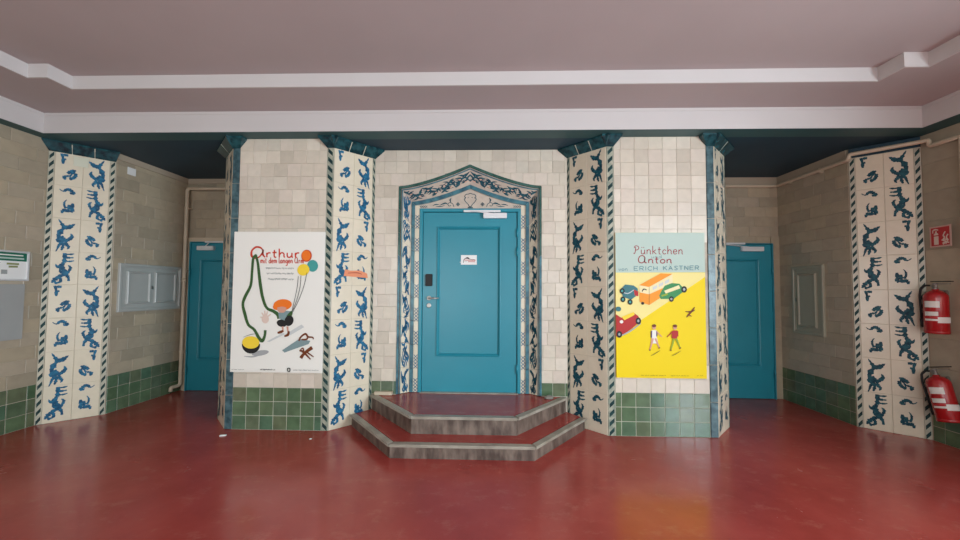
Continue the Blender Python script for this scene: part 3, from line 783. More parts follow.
# ------------------------------------------------------------------ doors
def lever(parent, F, a, b, c, d=1, m='steel'):
    h = obj('handle', tube([F.pt(a, b, c), F.pt(a, b, c + .05), F.pt(a + .12 * d, b, c + .05)], .0095, 10), M[m], parent, smooth=True)
    bm = lathe([(.001, 0), (.026, 0), (.026, .007), (.022, .009), (.001, .009)], 24)
    for q, nm in ((0, 'rosette'), (-.085, 'lock_rosette')):
        bb = bmesh.new(); me = bpy.data.meshes.new(nm)
        t = lathe([(.001, 0), (.026, 0), (.026, .007), (.022, .009), (.001, .009)], 24); obj(nm, t, M[m], h if nm == 'rosette' else parent, F.mw(a, b + q, c))
        bb.free()
    bm.free(); return h
def door(name, F, x0, x1, z0, z1, px, pz, lever_at=None, frame=.045, closer=None, hinge=None, leafc=0):
    """teal panelled door; a along the wall, px / pz panel extents"""
    rt_ = bpy.data.objects.new(name, None); link(rt_); structure(rt_)
    fr = rect_ring(x0 - frame, x1 + frame, z0 - .3, z1 + frame, [(0, -.02), (0, .018), (.006, .022), (frame - .008, .022), (frame, .012), (frame, -.03)])
    # the ring's lower rail sits below the sill: cut it off
    bmesh.ops.bisect_plane(fr, geom=fr.verts[:] + fr.edges[:] + fr.faces[:], plane_co=(0, z0, 0), plane_no=(0, -1, 0), clear_outer=True)
    obj('frame', fr, M['door'], rt_, F.mw(0, 0, leafc))
    g = .004; X0, X1, Z0, Z1 = x0 + g, x1 - g, z0 + .006, z1 - g
    bm = bmesh.new()
    for b in ((X0, px[0], Z0, Z1), (px[1], X1, Z0, Z1), (px[0], px[1], Z0, pz[0]), (px[0], px[1], pz[1], Z1)): box(bm, b[0], b[1], b[2], b[3], -.045, 0)
    box(bm, px[0], px[1], pz[0], pz[1], -.04, -.018)
    bmesh.ops.remove_doubles(bm, verts=bm.verts, dist=1e-5)
    lf = obj('leaf', bm, M['door'], rt_, F.mw(0, 0, leafc))
    obj('moulding', rect_ring(px[0] - .012, px[1] + .012, pz[0] - .012, pz[1] + .012, [(0, -.002), (.002, .010), (.010, .014), (.018, .008), (.030, -.006), (.034, -.018)]), M['door'], lf)
    if lever_at: lever(rt_, F, lever_at[0], lever_at[1], leafc, lever_at[2])
    if closer:
        a0, a1, cb, cs = closer
        c = obj('door_closer', bevbox(a0, a1, cb - .03, cb + .03, 0, .05, .004), M['alu'], rt_, F.mw(0, 0, leafc))
        obj('slide_rail', bevbox(cs[0], cs[1], z1 - .004, z1 + .020, .020, .040, .003), M['alu'], rt_, F.mw(0, 0, leafc))
        obj('arm', tube([F.pt((a0 + a1) / 2, cb + .02, leafc + .045), F.pt(cs[0] + .08, z1 + .008, leafc + .045)], .006), M['alu'], rt_)
    if hinge:
        for hz in hinge[1]: obj('hinge', tube([F.pt(hinge[0], hz - .05, leafc + .022), F.pt(hinge[0], hz + .05, leafc + .022)], .011, 10), M['door'], rt_, smooth=True)
    return rt_
Fd = Frame((0, YW + .105, 0), (1, 0, 0))
d1 = door('door_1', Fd, -.787, .305, STEP, 2.362, (-.612, .108), (.705, 2.185), (-.71, 1.362, 1), .042, (-.085, .185, 2.317, (-.315, .112)), (.307, (.56, 2.12, 1.9)), leafc=.0)
rd = obj('card_reader', bevbox(-.752, -.672, 1.50, 1.64, 0, .026, .006, 3), M['black'], d1, Fd.mw(0, 0, 0))
obj('threshold', boxes((-.80, .32, YW + .06, YW + .15, STEP - .004, STEP + .006)), M['curbtop'], d1)
Fb = Frame((0, YB, 0), (1, 0, 0))
door('door_2', Fb, LDX0, LDX1, 0, 2.116, (-4.175, -3.57), (.45, 1.86), (-3.5, 1.05, -1), .014, (-4.21, -3.97, 2.035, (-4.1, -3.6)), (LDX0 + .004, (.3, 1.7)), leafc=.034)
door('door_3', Fb, RDX0, RDX1, 0, 2.112, (3.08, 3.69), (.45, 1.90), (3.0, 1.05, 1), .014, (3.45, 3.745, 2.045, (3.0, 3.5)), (RDX1 - .004, (.35, 1.75)), leafc=.034)

# ------------------------------------------------------------------ steps
st = thing('entrance_steps', 'two dark red half-octagon steps with worn grey curbs before the central door', 'steps', (XD, 3.6, 0))
def step_piece(z0, z1, front, yf, endx, endy):
    ins = .048
    pts = [(XD - endx, endy), (XD - front, yf), (XD + front, yf), (XD + endx, endy)]
    inn = off(pts, ins)
    # stretch curb ends back to the pier faces
    bm = bmesh.new(); prism_xy(bm, [(x, y) for x, y in inn[0:4]] + ([(XD + 1.08, 4.105), (XD - 1.08, 4.105)] if endy < 4 else []), z0, z1 - .003)
    t = obj('tread', bm, M['floor'], st, Matrix.Translation((-XD, -3.6, 0)))
    for i in range(3):
        a, b, c, d = pts[i], pts[i + 1], inn[i + 1], inn[i]
        bm = bmesh.new(); prism_xy(bm, [a, b, c, d], z0, z1 - .022)
        k = obj('curb', bm, M['curb'], st, Matrix.Translation((-XD, -3.6, 0)))
        o4 = off(pts, -.030); a2, b2, c2, d2 = o4[i], o4[i + 1], inn[i + 1], inn[i]
        bm = bmesh.new(); prism_xy(bm, [a2, b2, c2, d2], z1 - .024, z1)
        bmesh.ops.bevel(bm, geom=[e for e in bm.edges if abs(e.verts[0].co.z - e.verts[1].co.z) < 1e-6], offset=.009, segments=3, affect='EDGES')
        obj('nosing', bm, M['curbtop'], st, Matrix.Translation((-XD, -3.6, 0)))
step_piece(0, .126, .625, 3.195, 1.235, 3.92)
step_piece(.0, STEP, .49, 3.42, 1.075, 4.09)
# landing between the steps and the door
bm = bmesh.new(); prism_xy(bm, [(XD - 1.03, 4.10), (XD + 1.03, 4.10), (XD + HW - .02, YW + .0), (XD + HW - .14, YW + .16), (XD - HW + .14, YW + .16), (XD - HW + .02, YW + .0)], 0, STEP - .0035)
obj('landing', bm, M['floor'], st, Matrix.Translation((-XD, -3.6, 0)))

# ------------------------------------------------------------------ flat painting helper for posters
MERGE = {'title_lettering', 'subtitle_lettering', 'author_lettering', 'credit_lines', 'signature', 'printed_line', 'header_lettering', 'flame_symbol', 'bus_window', 'bus_outline'}
class Art:
    """collects flat painted shapes in drawing units on a board; every name + colour becomes one part"""
    def __init__(s, root, F, to, c0):
        s.root, s.F, s.to, s.c, s.B = root, F, to, c0, {}
        s.k = abs(to((1, 0))[0] - to((0, 0))[0])
    def _bm(s, name, m):
        s.c += .00006; key = (name, m.name) if name in MERGE else (name, m.name, s.c)
        if key not in s.B: s.B[key] = (bmesh.new(), m)
        return s.B[key][0]
    def poly(s, name, m, pts):
        bm = s._bm(name, m); v = [bm.verts.new((*s.to(p), s.c)) for p in pts]; bm.faces.new(v)
    def ell(s, name, m, x, y, rx, ry, a0=0, a1=360, n=22, rot=0):
        q = []
        for i in range(n + (0 if a1 - a0 >= 360 else 1)):
            t = math.radians(a0 + (a1 - a0) * i / n); dx, dy = rx * math.cos(t), ry * math.sin(t); r = math.radians(rot)
            q.append((x + dx * math.cos(r) - dy * math.sin(r), y + dx * math.sin(r) + dy * math.cos(r)))
        s.poly(name, m, q)
    def line(s, name, m, pts, w_=1.0, n=4):
        bm = s._bm(name, m); ribbon(bm, [(*s.to(p[:2]), (p[2] if len(p) > 2 else w_) * s.k) for p in pts], s.c, n)
    def text(s, name, m, string, x0, x1, base, xh, w_, slope=0):
        adv = 0; items = []
        for ch in string:
            g = GL.get(ch)
            if ch == ' ': adv += .7; continue
            items.append((adv, g[1])); adv += g[0] + .28
        sc = (x1 - x0) / (adv - .28)
        for a, st_ in items:
            for q in st_:
                pts = [(x0 + (a + x) * sc, base - y * xh + slope * ((a + x) * sc)) for x, y in q]
                if len(pts) == 2: s.line(name, m, pts, w_, 0)
                else: s.line(name, m, pts, w_, 4)
        return
    def done(s):
        for (name, *_), (bm, m) in s.B.items():
            orient_up(bm)
            me = bpy.data.meshes.new(name); bm.to_mesh(me); bm.free(); me.materials.append(m)
            o = bpy.data.objects.new(name, me); link(o, s.root); o.matrix_local = Matrix.Translation(-s.root.location) @ s.F.mw(0, 0, 0)
            if name in MERGE: o['kind'] = 'stuff'
GL = {
 'a': (1, [[(.85, .8), (.5, 1), (.08, .65), (.12, .12), (.5, .02), (.85, .5)], [(.88, 1), (.86, .2), (1, 0)]]),
 'c': (.8, [[(.8, .8), (.4, 1), (.05, .5), (.35, .02), (.8, .18)]]),
 'd': (1, [[(.85, .8), (.5, 1), (.08, .6), (.12, .12), (.5, .02), (.85, .5)], [(.9, 1.9), (.88, .2), (1, 0)]]),
 'e': (.85, [[(.08, .5), (.75, .6), (.6, 1), (.2, .9), (.05, .4), (.35, .0), (.8, .2)]]),
 'g': (1, [[(.85, .8), (.5, 1), (.08, .6), (.2, .15), (.6, .1), (.85, .5)], [(.88, 1), (.86, -.4), (.5, -.8), (.1, -.6)]]),
 'h': (.95, [[(.08, 1.9), (.08, 0)], [(.08, .5), (.4, 1), (.78, .8), (.8, .2), (.95, 0)]]),
 'i': (.3, [[(.1, 1), (.1, .15), (.28, 0)], [(.1, 1.35), (.1, 1.5)]]),
 'k': (.9, [[(.08, 1.9), (.08, 0)], [(.75, 1), (.1, .45)], [(.25, .55), (.85, 0)]]),
 'l': (.35, [[(.1, 1.9), (.1, .2), (.32, 0)]]),
 'm': (1.4, [[(.08, 1), (.08, 0)], [(.08, .6), (.35, 1), (.62, .85), (.64, 0)], [(.64, .6), (.95, 1), (1.22, .8), (1.24, .15), (1.4, 0)]]),
 'n': (.95, [[(.08, 1), (.08, 0)], [(.08, .6), (.4, 1), (.76, .82), (.78, .15), (.95, 0)]]),
 'o': (.9, [[(.45, 1), (.08, .7), (.12, .15), (.5, 0), (.85, .35), (.75, .85), (.45, 1)]]),
 'r': (.7, [[(.1, 1), (.12, 0)], [(.12, .55), (.35, .95), (.7, .95)]]),
 't': (.7, [[(.3, 1.6), (.28, .2), (.6, 0)], [(0, 1.05), (.65, 1.05)]]),
 'u': (.95, [[(.08, 1), (.1, .2), (.45, 0), (.78, .4)], [(.8, 1), (.8, .15), (.95, 0)]]),
 'v': (.8, [[(0, 1), (.35, 0), (.8, 1)]]),
 'ü': (.95, [[(.08, 1), (.1, .2), (.45, 0), (.78, .4)], [(.8, 1), (.8, .15), (.95, 0)], [(.2, 1.4), (.2, 1.6)], [(.6, 1.4), (.6, 1.6)]]),
 'O': (1.6, [[(1.3, 1.3), (.95, 1.9), (.35, 1.8), (.05, 1.0), (.2, .25), (.75, .05), (1.2, .6), (1.25, 1.4), (1.2, .5), (1.35, .1), (1.6, .1)]]),
 'P': (1.3, [[(.45, 1.6), (.4, .8), (.2, .1), (0, .25)], [(.1, 1.4), (.4, 1.85), (.95, 1.75), (1.1, 1.3), (.8, .95), (.45, .95)]]),
 'E': (.9, [[(.05, 0), (.05, 1.0)], [(.05, 1.0), (.85, 1.0)], [(.05, .52), (.7, .52)], [(.05, 0), (.85, 0)]]),
 'R': (.9, [[(.05, 0), (.05, 1)], [(.05, 1), (.6, 1), (.8, .75), (.6, .5), (.05, .48)], [(.35, .48), (.85, 0)]]),
 'I': (.25, [[(.12, 0), (.12, 1)]]),
 'C': (.9, [[(.85, .85), (.5, 1), (.08, .65), (.12, .2), (.5, 0), (.85, .15)]]),
 'H': (.9, [[(.05, 0), (.05, 1)], [(.8, 0), (.8, 1)], [(.05, .5), (.8, .5)]]),
 'K': (.9, [[(.05, 0), (.05, 1)], [(.8, 1), (.08, .45)], [(.25, .55), (.85, 0)]]),
 'Ä': (1, [[(.02, 0), (.45, 1)], [(.45, 1), (.9, 0)], [(.2, .35), (.72, .35)], [(.25, 1.2), (.25, 1.35)], [(.65, 1.2), (.65, 1.35)]]),
 'S': (.8, [[(.75, .85), (.4, 1), (.08, .8), (.35, .52), (.7, .3), (.45, .02), (.05, .12)]]),
 'T': (.9, [[(.42, 0), (.42, 1)], [(0, 1), (.85, 1)]]),
 'N': (.9, [[(.05, 0), (.05, 1)], [(.05, 1), (.8, 0)], [(.8, 0), (.8, 1)]]),
}
def squiggle(A, name, m, x0, x1, y, amp, w_, seed, gaps=True):
    r = random.Random(seed); x = x0
    while x < x1:
        L = r.uniform(2, 6) if gaps else x1 - x0; e = min(x + L, x1); n = max(3, int((e - x) / .55)); pts = []
        for i in range(n + 1): pts.append((x + (e - x) * i / n, y + (amp if i % 2 else -amp) * r.uniform(.2, 1), w_))
        if e - x > .8: A.line(name, m, pts, w_, 3)
        x = e + r.uniform(.5, 1.1)
P_ = lambda n, c: flat('poster_' + n, c)
def px_map(tl, tr, bl, br, w_, h_, b0):
    """drawing units (measured off the poster itself) to metres on the board, origin lower left"""
    def f(p):
        v = (p[1] - (tl[1] + tr[1]) / 2) / ((bl[1] + br[1]) / 2 - (tl[1] + tr[1]) / 2)
        xl = tl[0] + (bl[0] - tl[0]) * v; xr_ = tr[0] + (br[0] - tr[0]) * v
        return ((p[0] - xl) / (xr_ - xl) * w_, h_ * (1 - v))
    return f

# ------------------------------------------------------------------ white poster on the left pier
PX0, PX1, PZ0, PZ1 = -2.703, -1.733, .592, 2.058
Fa = Frame((PX0, YF - .010, PZ0), (1, 0, 0)); pw, ph = PX1 - PX0, PZ1 - PZ0
po = thing('painted_poster', 'white painted poster with red lettering, three balloons and a red-haired child', 'poster', (PX0, YF - .01, PZ0))
obj('board', bevbox(0, pw, -.012, .004, 0, ph, .002, 1), P_('white_ground', (.80, .79, .73)), po)
A = Art(po, Fa, px_map((235.8, 232), (326, 232), (231.3, 372), (323, 372), pw, ph, 0), .0122)
cr_, dg, bk = P_('vermilion', (.55, .05, .025)), P_('dark_green', (.045, .11, .035)), P_('charcoal', (.02, .02, .02))
gy, sk, orr = P_('shadow_grey', (.36, .37, .37)), P_('skin', (.62, .32, .24)), P_('orange', (.80, .18, .02))
yl, tl_, br_ = P_('yellow', (.86, .62, .05)), P_('teal', (.06, .32, .30)), P_('brown', (.16, .045, .015))
pk = P_('pale_pink', (.70, .55, .47)); bl_ = P_('grey_teal', (.20, .29, .30)); pg = P_('pencil_grey', (.33, .35, .34)); lg = P_('light_grey', (.56, .58, .57))
A.line('title_lettering', cr_, [(264.5, 251, 1), (262, 248.2, 1.6), (257.5, 247.6, 1.8), (253.5, 251, 1.8), (253, 256, 2.2), (256, 258.6, 1.8), (260.5, 257.5, 1.4), (264, 253, 1.6), (264.5, 250, 1.6), (264.3, 255, 1.8), (266.6, 257.8, 1.2)])
A.text('title_lettering', cr_, 'rthur', 267.5, 300.5, 257.8, 4.6, 1.35)
A.text('subtitle_lettering', cr_, 'mit dem langen Orm', 262, 305, 263.6, 3.0, .75)
for i, y in enumerate((268.7, 274, 279.6)): squiggle(A, 'credit_lines', pg, 267.5 + i, 295, y, 1.1, .38, 20 + i)
A.poly('cast_shadow', lg, [(268.5, 341.5), (284, 333), (287, 334), (271, 342)]); A.poly('cast_shadow', lg, [(289, 333), (303, 324.5), (305.5, 327), (292, 335)])
A.ell('cast_shadow', gy, 262, 353, 8.5, 2.6, rot=-10); A.line('cast_shadow', gy, [(245, 337.5, .3), (252, 335, 1), (258, 334, .3)]); A.line('cast_shadow', gy, [(246, 356.3, .5), (254, 356.8, 1.2), (262, 355, .5)])
A.line('green_arm', dg, [(258.4, 255.6, 2.6), (255, 259, 2.6), (253.8, 272, 2.4), (252.4, 286, 2.6), (247, 297, 3), (244.6, 305, 2.6), (246.5, 314, 3), (250, 325, 2.6), (256, 330, 2.6), (260.6, 338, 3), (264, 341, 3.2), (266.4, 336, 2.4), (267, 330.4, 2.6)])
A.line('green_arm', dg, [(257.4, 255.6, 2.4), (259.4, 263, 2.4), (260.8, 275, 2.8), (262.3, 287, 3), (264.6, 299, 2.8), (268.5, 308.4, 2.6), (275, 311.5, 3), (279.5, 315, 3.4), (280.5, 319, 3)])
A.ell('hand', pk, 267, 319.5, 3.6, 4.2)
for dx, dy in ((-5, -1.5), (-3.6, -6), (-.6, -8), (2.4, -7.4), (5.6, -4.5)): A.line('hand', pk, [(267 + dx * .35, 318.5 + dy * .3, 1.7), (267 + dx, 319 + dy, 1)], n=0)
A.ell('bowl', bk, 252.8, 345, 9, 8.6, 0, 180); A.ell('bowl', bk, 252.8, 345, 9.2, 3); A.ell('yellow_filling', yl, 252.6, 342.6, 8.6, 6.2)
A.poly('shirt', bl_, [(280, 313), (288, 311), (294, 311.5), (292, 318), (284, 321), (280.5, 318)]); A.line('sleeve', dg, [(293.5, 311.5, 2), (291.5, 315, 4), (288.5, 317, 2)])
A.ell('shorts', bk, 283.4, 323.4, 5, 3.6, rot=12); A.ell('shorts', bk, 290.6, 320.8, 4.4, 5.4, rot=20)
for x in (284.2, 289): A.line('leg', sk, [(x, 326.5, 1.8), (x + .6, 332, 1.3)], n=0)
A.line('shoe', br_, [(279.2, 333, 1.6), (282.5, 332, 2.6), (285, 330.8, 1.6)]); A.line('shoe', br_, [(286, 336.2, 1.4), (289.6, 334.6, 2.6), (290.4, 331, 1.6)])
A.ell('hair', orr, 284.2, 305.2, 9.2, 5.6, rot=-6); A.ell('hair', orr, 278.6, 307.4, 4, 3); A.ell('face', sk, 283.4, 309.2, 4.6, 3.9); A.line('hair', orr, [(279.2, 307, 1.5), (284, 305.6, 2.4), (289.4, 307.4, 1.5)])
A.poly('saw_blade', bl_, [(283.8, 350), (300.5, 338.8), (311.8, 340.4), (310, 343.6), (286.2, 352.2)])
A.line('saw_handle', br_, [(300.5, 340.6, 1.8), (302.5, 336.6, 1.6), (307, 333.6, 1.8), (309.5, 336.5, 1.6), (314, 337, 1.4), (314.8, 339, .8)]); A.line('saw_handle', br_, [(303, 339.3, 1.4), (308, 339, 1.6), (309.5, 336, 1.2)])
for q in ([(302.3, 357.5, 3.2), (306, 352.6, 2.6), (313.6, 347, 3.4)], [(301, 350, 1.4), (305, 351.5, 2.2), (312, 358.6, 1)], [(307.5, 351, 1.6), (315, 356.2, 1)], [(302, 349.4, 1), (304.4, 347.6, 1.2), (305.4, 351, 1.2)]): A.line('clamp', br_, q)
A.ell('balloon', cr_, 307.9, 256.2, 5.2, 6.1, rot=8); A.ell('balloon', orr, 307.6, 256, 4.4, 5.2); A.ell('balloon', tl_, 313.9, 266.2, 5.4, 5.9); A.ell('balloon', yl, 304.8, 270.2, 6.1, 5.7, rot=-30)
for q in ([(299.8, 276.5), (298.8, 287), (296.2, 300), (293.6, 311)], [(302.4, 276), (301.6, 287), (298.4, 300), (294, 311.5)], [(308.4, 273), (305.4, 286), (300.4, 300), (294.4, 312)]): A.line('balloon_string', bk, [(*p, .45) for p in q])
squiggle(A, 'signature', pg, 233.5, 246, 369.4, .5, .3, 31); squiggle(A, 'signature', bk, 262, 277, 369.2, .7, .35, 32); squiggle(A, 'signature', pg, 295, 320, 369.2, .6, .35, 33)
A.line('signature', bk, [(289.4, 370.6, .8), (289.4, 367.8, .9), (291.6, 367.8, .9), (291.4, 370.6, .9), (289.6, 370.4, .7)])
A.done()

# ------------------------------------------------------------------ yellow and blue poster on the right pier
QX0, QX1, QZ0, QZ1 = 1.274, 2.171, .585, 2.056
Fy = Frame((QX0, YF - .010, QZ0), (1, 0, 0)); pw, ph = QX1 - QX0, QZ1 - QZ0
pq = thing('painted_poster', 'yellow and pale blue painted poster with toy-like vehicles and handwritten title', 'poster', (QX0, YF - .01, QZ0))
obj('board', bevbox(0, pw, -.012, .004, 0, ph, .002, 1), P_('strong_yellow', (.80, .60, .008)), pq)
A = Art(pq, Fy, px_map((614.6, 233), (703.4, 233), (616, 377), (706.6, 377), pw, ph, 0), .0122)
pb = P_('pale_blue', (.45, .56, .50)); ly = P_('light_yellow', (.80, .69, .27)); og = P_('bus_orange', (.82, .30, .03)); cm = P_('bus_cream', (.80, .70, .40))
gn = P_('car_green', (.05, .25, .09)); tc_ = P_('car_teal', (.05, .17, .19)); rd_ = P_('car_red', (.42, .03, .03)); wn = P_('wine', (.30, .035, .045)); tg = P_('text_teal', (.12, .25, .28)); ol = P_('olive', (.30, .24, .02))
wt = P_('white', (.78, .76, .70)); pr = P_('purple_grey', (.10, .06, .12)); lm_ = P_('leaf', (.30, .38, .03))
A.poly('sky_field', pb, [(614.6, 233.1), (703.3, 233.1), (704.2, 272.6), (615, 273.2)])
A.poly('road', ly, [(615, 273.3), (704.2, 273), (704.3, 277), (615.5, 337)])
A.text('title_lettering', wn, 'Pünktchen', 633, 682, 254.6, 4.4, .75); A.text('subtitle_lettering', tg, 'und', 650.5, 661, 258.6, 1.7, .35)
A.text('title_lettering', wn, 'Onton', 637.5, 671, 263.6, 3.8, .9)
A.text('author_lettering', tg, 'von', 618, 627, 271.2, 1.9, .45); A.text('author_lettering', tg, 'ERICH', 633.2, 657, 271.0, 4.0, .62, -.01); A.text('author_lettering', tg, 'KÄSTNER', 662.5, 698, 270.6, 4.0, .62, -.015)
# vehicles: plain generic shapes
A.poly('bus', og, [(638.6, 285.6), (660, 273.8), (671.6, 274.2), (648.4, 287.4)]); A.poly('bus', cm, [(638.6, 285.8), (648.4, 287.4), (671.6, 274.4), (671.8, 284), (648.4, 294.6), (638.8, 293)])
A.poly('bus', og, [(638.8, 292.8), (648.4, 294.6), (671.8, 284), (671.8, 290), (648.6, 305.2), (639, 302.2)]); A.line('bus_window', bk, [(641.4, 292, .7), (643, 289.6, 1.2), (646, 290.4, .7)])
for k in range(3): A.poly('bus_window', lg, [(652 + 6 * k, 287.5 - 3 * k), (656.4 + 6 * k, 285.3 - 3 * k), (656.4 + 6 * k, 288.3 - 3 * k), (652 + 6 * k, 290.5 - 3 * k)])
A.line('bus_outline', br_, [(648.4, 287.6, .35), (648.5, 305, .35)], n=0)
A.ell('wheel', bk, 642, 303.6, 1.6, 1.4)
A.poly('green_car', gn, [(658.4, 296), (661, 290.6), (664, 286), (671, 283.4), (678.6, 284), (681.8, 287.6), (684.4, 290.4), (673, 299), (660, 299.2)])
A.poly('green_car_window', cm, [(663.4, 291), (678, 285.4), (679.4, 288.6), (665, 293.8)]); A.poly('green_car_window', lm_, [(660.6, 295.4), (667, 293.6), (667, 295), (661, 297)])
for x, y, r in ((670.6, 299.2, 2.4), (683.2, 289.6, 2.8)): A.ell('wheel', bk, x, y, r, r * 1.15); A.ell('wheel_hub', gy, x, y, r * .45, r * .5)
A.poly('teal_car', tc_, [(619.2, 290.4), (624.6, 285), (633, 286), (637, 289), (637.4, 295), (630.5, 300), (622.6, 297.6)]); A.poly('teal_car', rd_, [(633, 290), (637.8, 292), (637.6, 296.6), (634, 296)])
A.line('teal_car_trim', lg, [(620.5, 292, .6), (627, 294, .8), (633, 290.4, .6)])
for x, y in ((622.2, 299.8), (629.4, 302.4), (621.4, 291.5)): A.ell('wheel', bk, x, y, 2.5, 2.8); A.ell('wheel_hub', tl_, x, y, 1.1, 1.3)
A.poly('red_car', rd_, [(615.1, 314.6), (620.6, 318), (633, 313), (637.4, 316), (640, 320.6), (633, 327), (621, 336), (615.3, 336.5)])
A.poly('red_car_window', yl, [(620.8, 317.2), (633.2, 312.2), (634, 315), (623.8, 320.4)]); A.line('bumper', gy, [(619, 336.4, 1), (629, 331.4, 1.4), (640, 323.4, 1)]); A.ell('headlamp', wt, 620.8, 322, 1.8, 1.6); A.ell('teal_spot', tc_, 617.6, 309.4, 2.8, 2.4)
for x, y in ((618.6, 334.4), (637.6, 321)): A.ell('wheel', bk, x, y, 2.8, 3.4); A.ell('wheel_hub', gy, x, y, 1.1, 1.4)
for q in ([(685.6, 317, .8), (690, 312, 1.6), (693.8, 307, .8)], [(684.4, 311.4, .6), (690, 311.6, 1.6), (694, 309.6, .6)], [(686.6, 314.2, .5), (690.6, 316, 1)]): A.line('aeroplane', br_, q)
# two plain pedestrians
for x, top, leg, arm in ((653.4, pr, wt, 1), (674.2, rd_, lm_, -1)):
    A.line('pedestrian_shadow', ol, [(x - 3, 355, .5), (x + 1, 353, .9), (x + 6, 349.8, .4)])
    A.poly('pedestrian', wt if leg is wt else top, [(x - 2.4, 330), (x + 2.4, 330), (x + 2.2, 338), (x - 2.2, 338)]); 
    if leg is wt: A.poly('pedestrian', wt, [(x - 2.3, 337), (x + 2.6, 337), (x + 4.2, 343), (x - 3.2, 343)])
    A.line('pedestrian', top, [(x - 2.6, 330.6, 1.2), (x - 2.7, 337.4, 1.2)], n=0); A.line('pedestrian', top, [(x + 2.6, 330.6, 1.2), (x + 2.7, 336, 1.2)], n=0)
    A.line('pedestrian_leg', sk if leg is wt else leg, [(x - 1.2, 338, 2), (x - 2.6, 344, 1.5), (x - 4.2, 349, 1.1)]); A.line('pedestrian_leg', sk if leg is wt else leg, [(x + 1.2, 338, 2), (x + 3.4, 343, 1.5), (x + 5.2, 347, 1.1)])
    A.line('pedestrian_arm', sk if leg is wt else top, [(x + arm * 2.4, 331, 1.1), (x + arm * 5.2, 334, .9), (x + arm * 8, 336.6, .7)])
    A.ell('pedestrian_head', sk, x, 327, 1.9, 2.3); A.ell('pedestrian_hair', br_, x, 325.6, 2.1, 1.5)
    A.line('pedestrian_shoe', br_, [(x - 5, 349.6, 1), (x - 3.4, 349.4, 1)], n=0); A.line('pedestrian_shoe', br_, [(x + 4.4, 347.8, 1), (x + 6, 346.8, 1)], n=0)
squiggle(A, 'signature', ol, 640, 665, 374.2, .5, .28, 41); squiggle(A, 'signature', ol, 670, 688, 374.2, .5, .28, 42); squiggle(A, 'signature', ol, 696, 702, 373.8, .5, .28, 43)
A.done()

# ------------------------------------------------------------------ things on the walls
# small notice on the centre door
Fn = Frame((-.345, YW + .1055 - .018 + .036, 1.752), (1, 0, 0))
nt_ = thing('paper_notice', 'small white paper notice taped to the centre of the teal door panel', 'notice', (-.345, YW + .105 + .0175, 1.752))
obj('sheet', boxes((0, .185, -.002, 0, 0, .112)), M['paper'], nt_)
Fn = Frame((-.345, YW + .105 + .0175, 1.752), (1, 0, 0))
A = Art(nt_, Fn, lambda p: (p[0] / 100 * .185, p[1] / 100 * .112), .0021)
A.line('logo', bk, [(16, 20, 3), (18, 50, 3), (30, 66, 5), (42, 70, 10), (58, 58, 3), (90, 52, 2)]); A.line('printed_line', P_('faded_red', (.55, .16, .14)), [(20, 48, 5), (55, 47, 5), (92, 46, 5)]); A.line('printed_line', P_('faded_pink', (.62, .34, .32)), [(45, 32, 7), (70, 32, 7), (90, 31, 7)]); A.line('printed_line', lg, [(20, 34, 4), (38, 34, 4)], n=0)
A.poly('tape', P_('tape', (.75, .74, .72)), [(-8, 24), (8, 20), (9, 28), (-6, 30)])
A.done()

# framed information sheet, left near wall
Fl = Frame((XL + .010, 0, 0), (0, 1, 0))
inf = thing('information_frame', 'grey aluminium frame with a green-headed notice on the left wall', 'notice', tuple(Fl.pt(3.22, 1.522, 0)))
T = Matrix.Translation(-inf.location)
obj('frame', rect_ring(3.22, 3.648, 1.522, 1.824, [(0, -.001), (0, .016), (.004, .02), (.016, .02), (.020, .010), (.020, 0)]), M['alu'], inf, T @ Fl.mw(0, 0, 0))
obj('sheet', boxes((3.238, 3.63, 1.54, 1.806, 0, .008)), M['paper'], inf, T @ Fl.mw(0, 0, 0))
A = Art(inf, Fl, lambda p: (3.238 + p[0] / 100 * .392, 1.54 + p[1] / 100 * .266), .0082)
hg = P_('header_green', (.015, .14, .09)); A.poly('header', hg, [(0, 68), (100, 68), (100, 100), (0, 100)]); A.line('header_lettering', wt, [(4, 90, 3), (92, 90, 3)], n=0); A.line('header_lettering', pb, [(4, 78, 4), (94, 78, 4)], n=0)
for i in range(3): A.line('printed_line', pg, [(6, 60 - 9 * i, 2), (48 - 8 * i, 60 - 9 * i, 2)], n=0)
A.line('printed_line', P_('olive_text', (.25, .28, .12)), [(60, 57, 5), (84, 57, 5)], n=0); A.line('printed_line', P_('olive_text', (.25, .28, .12)), [(64, 46, 5), (82, 47, 5)], n=0); A.poly('stamp', pg, [(50, 18), (62, 18), (62, 34), (50, 34)])
A.done()
bd = obj('grey_board', bevbox(3.10, 3.622, .93, 1.488, 0, .014, .003), M['greyboard'], None, Fl.mw(0, 0, 0)); tag(bd, 'blank grey board on the left wall below the framed notice', 'board')

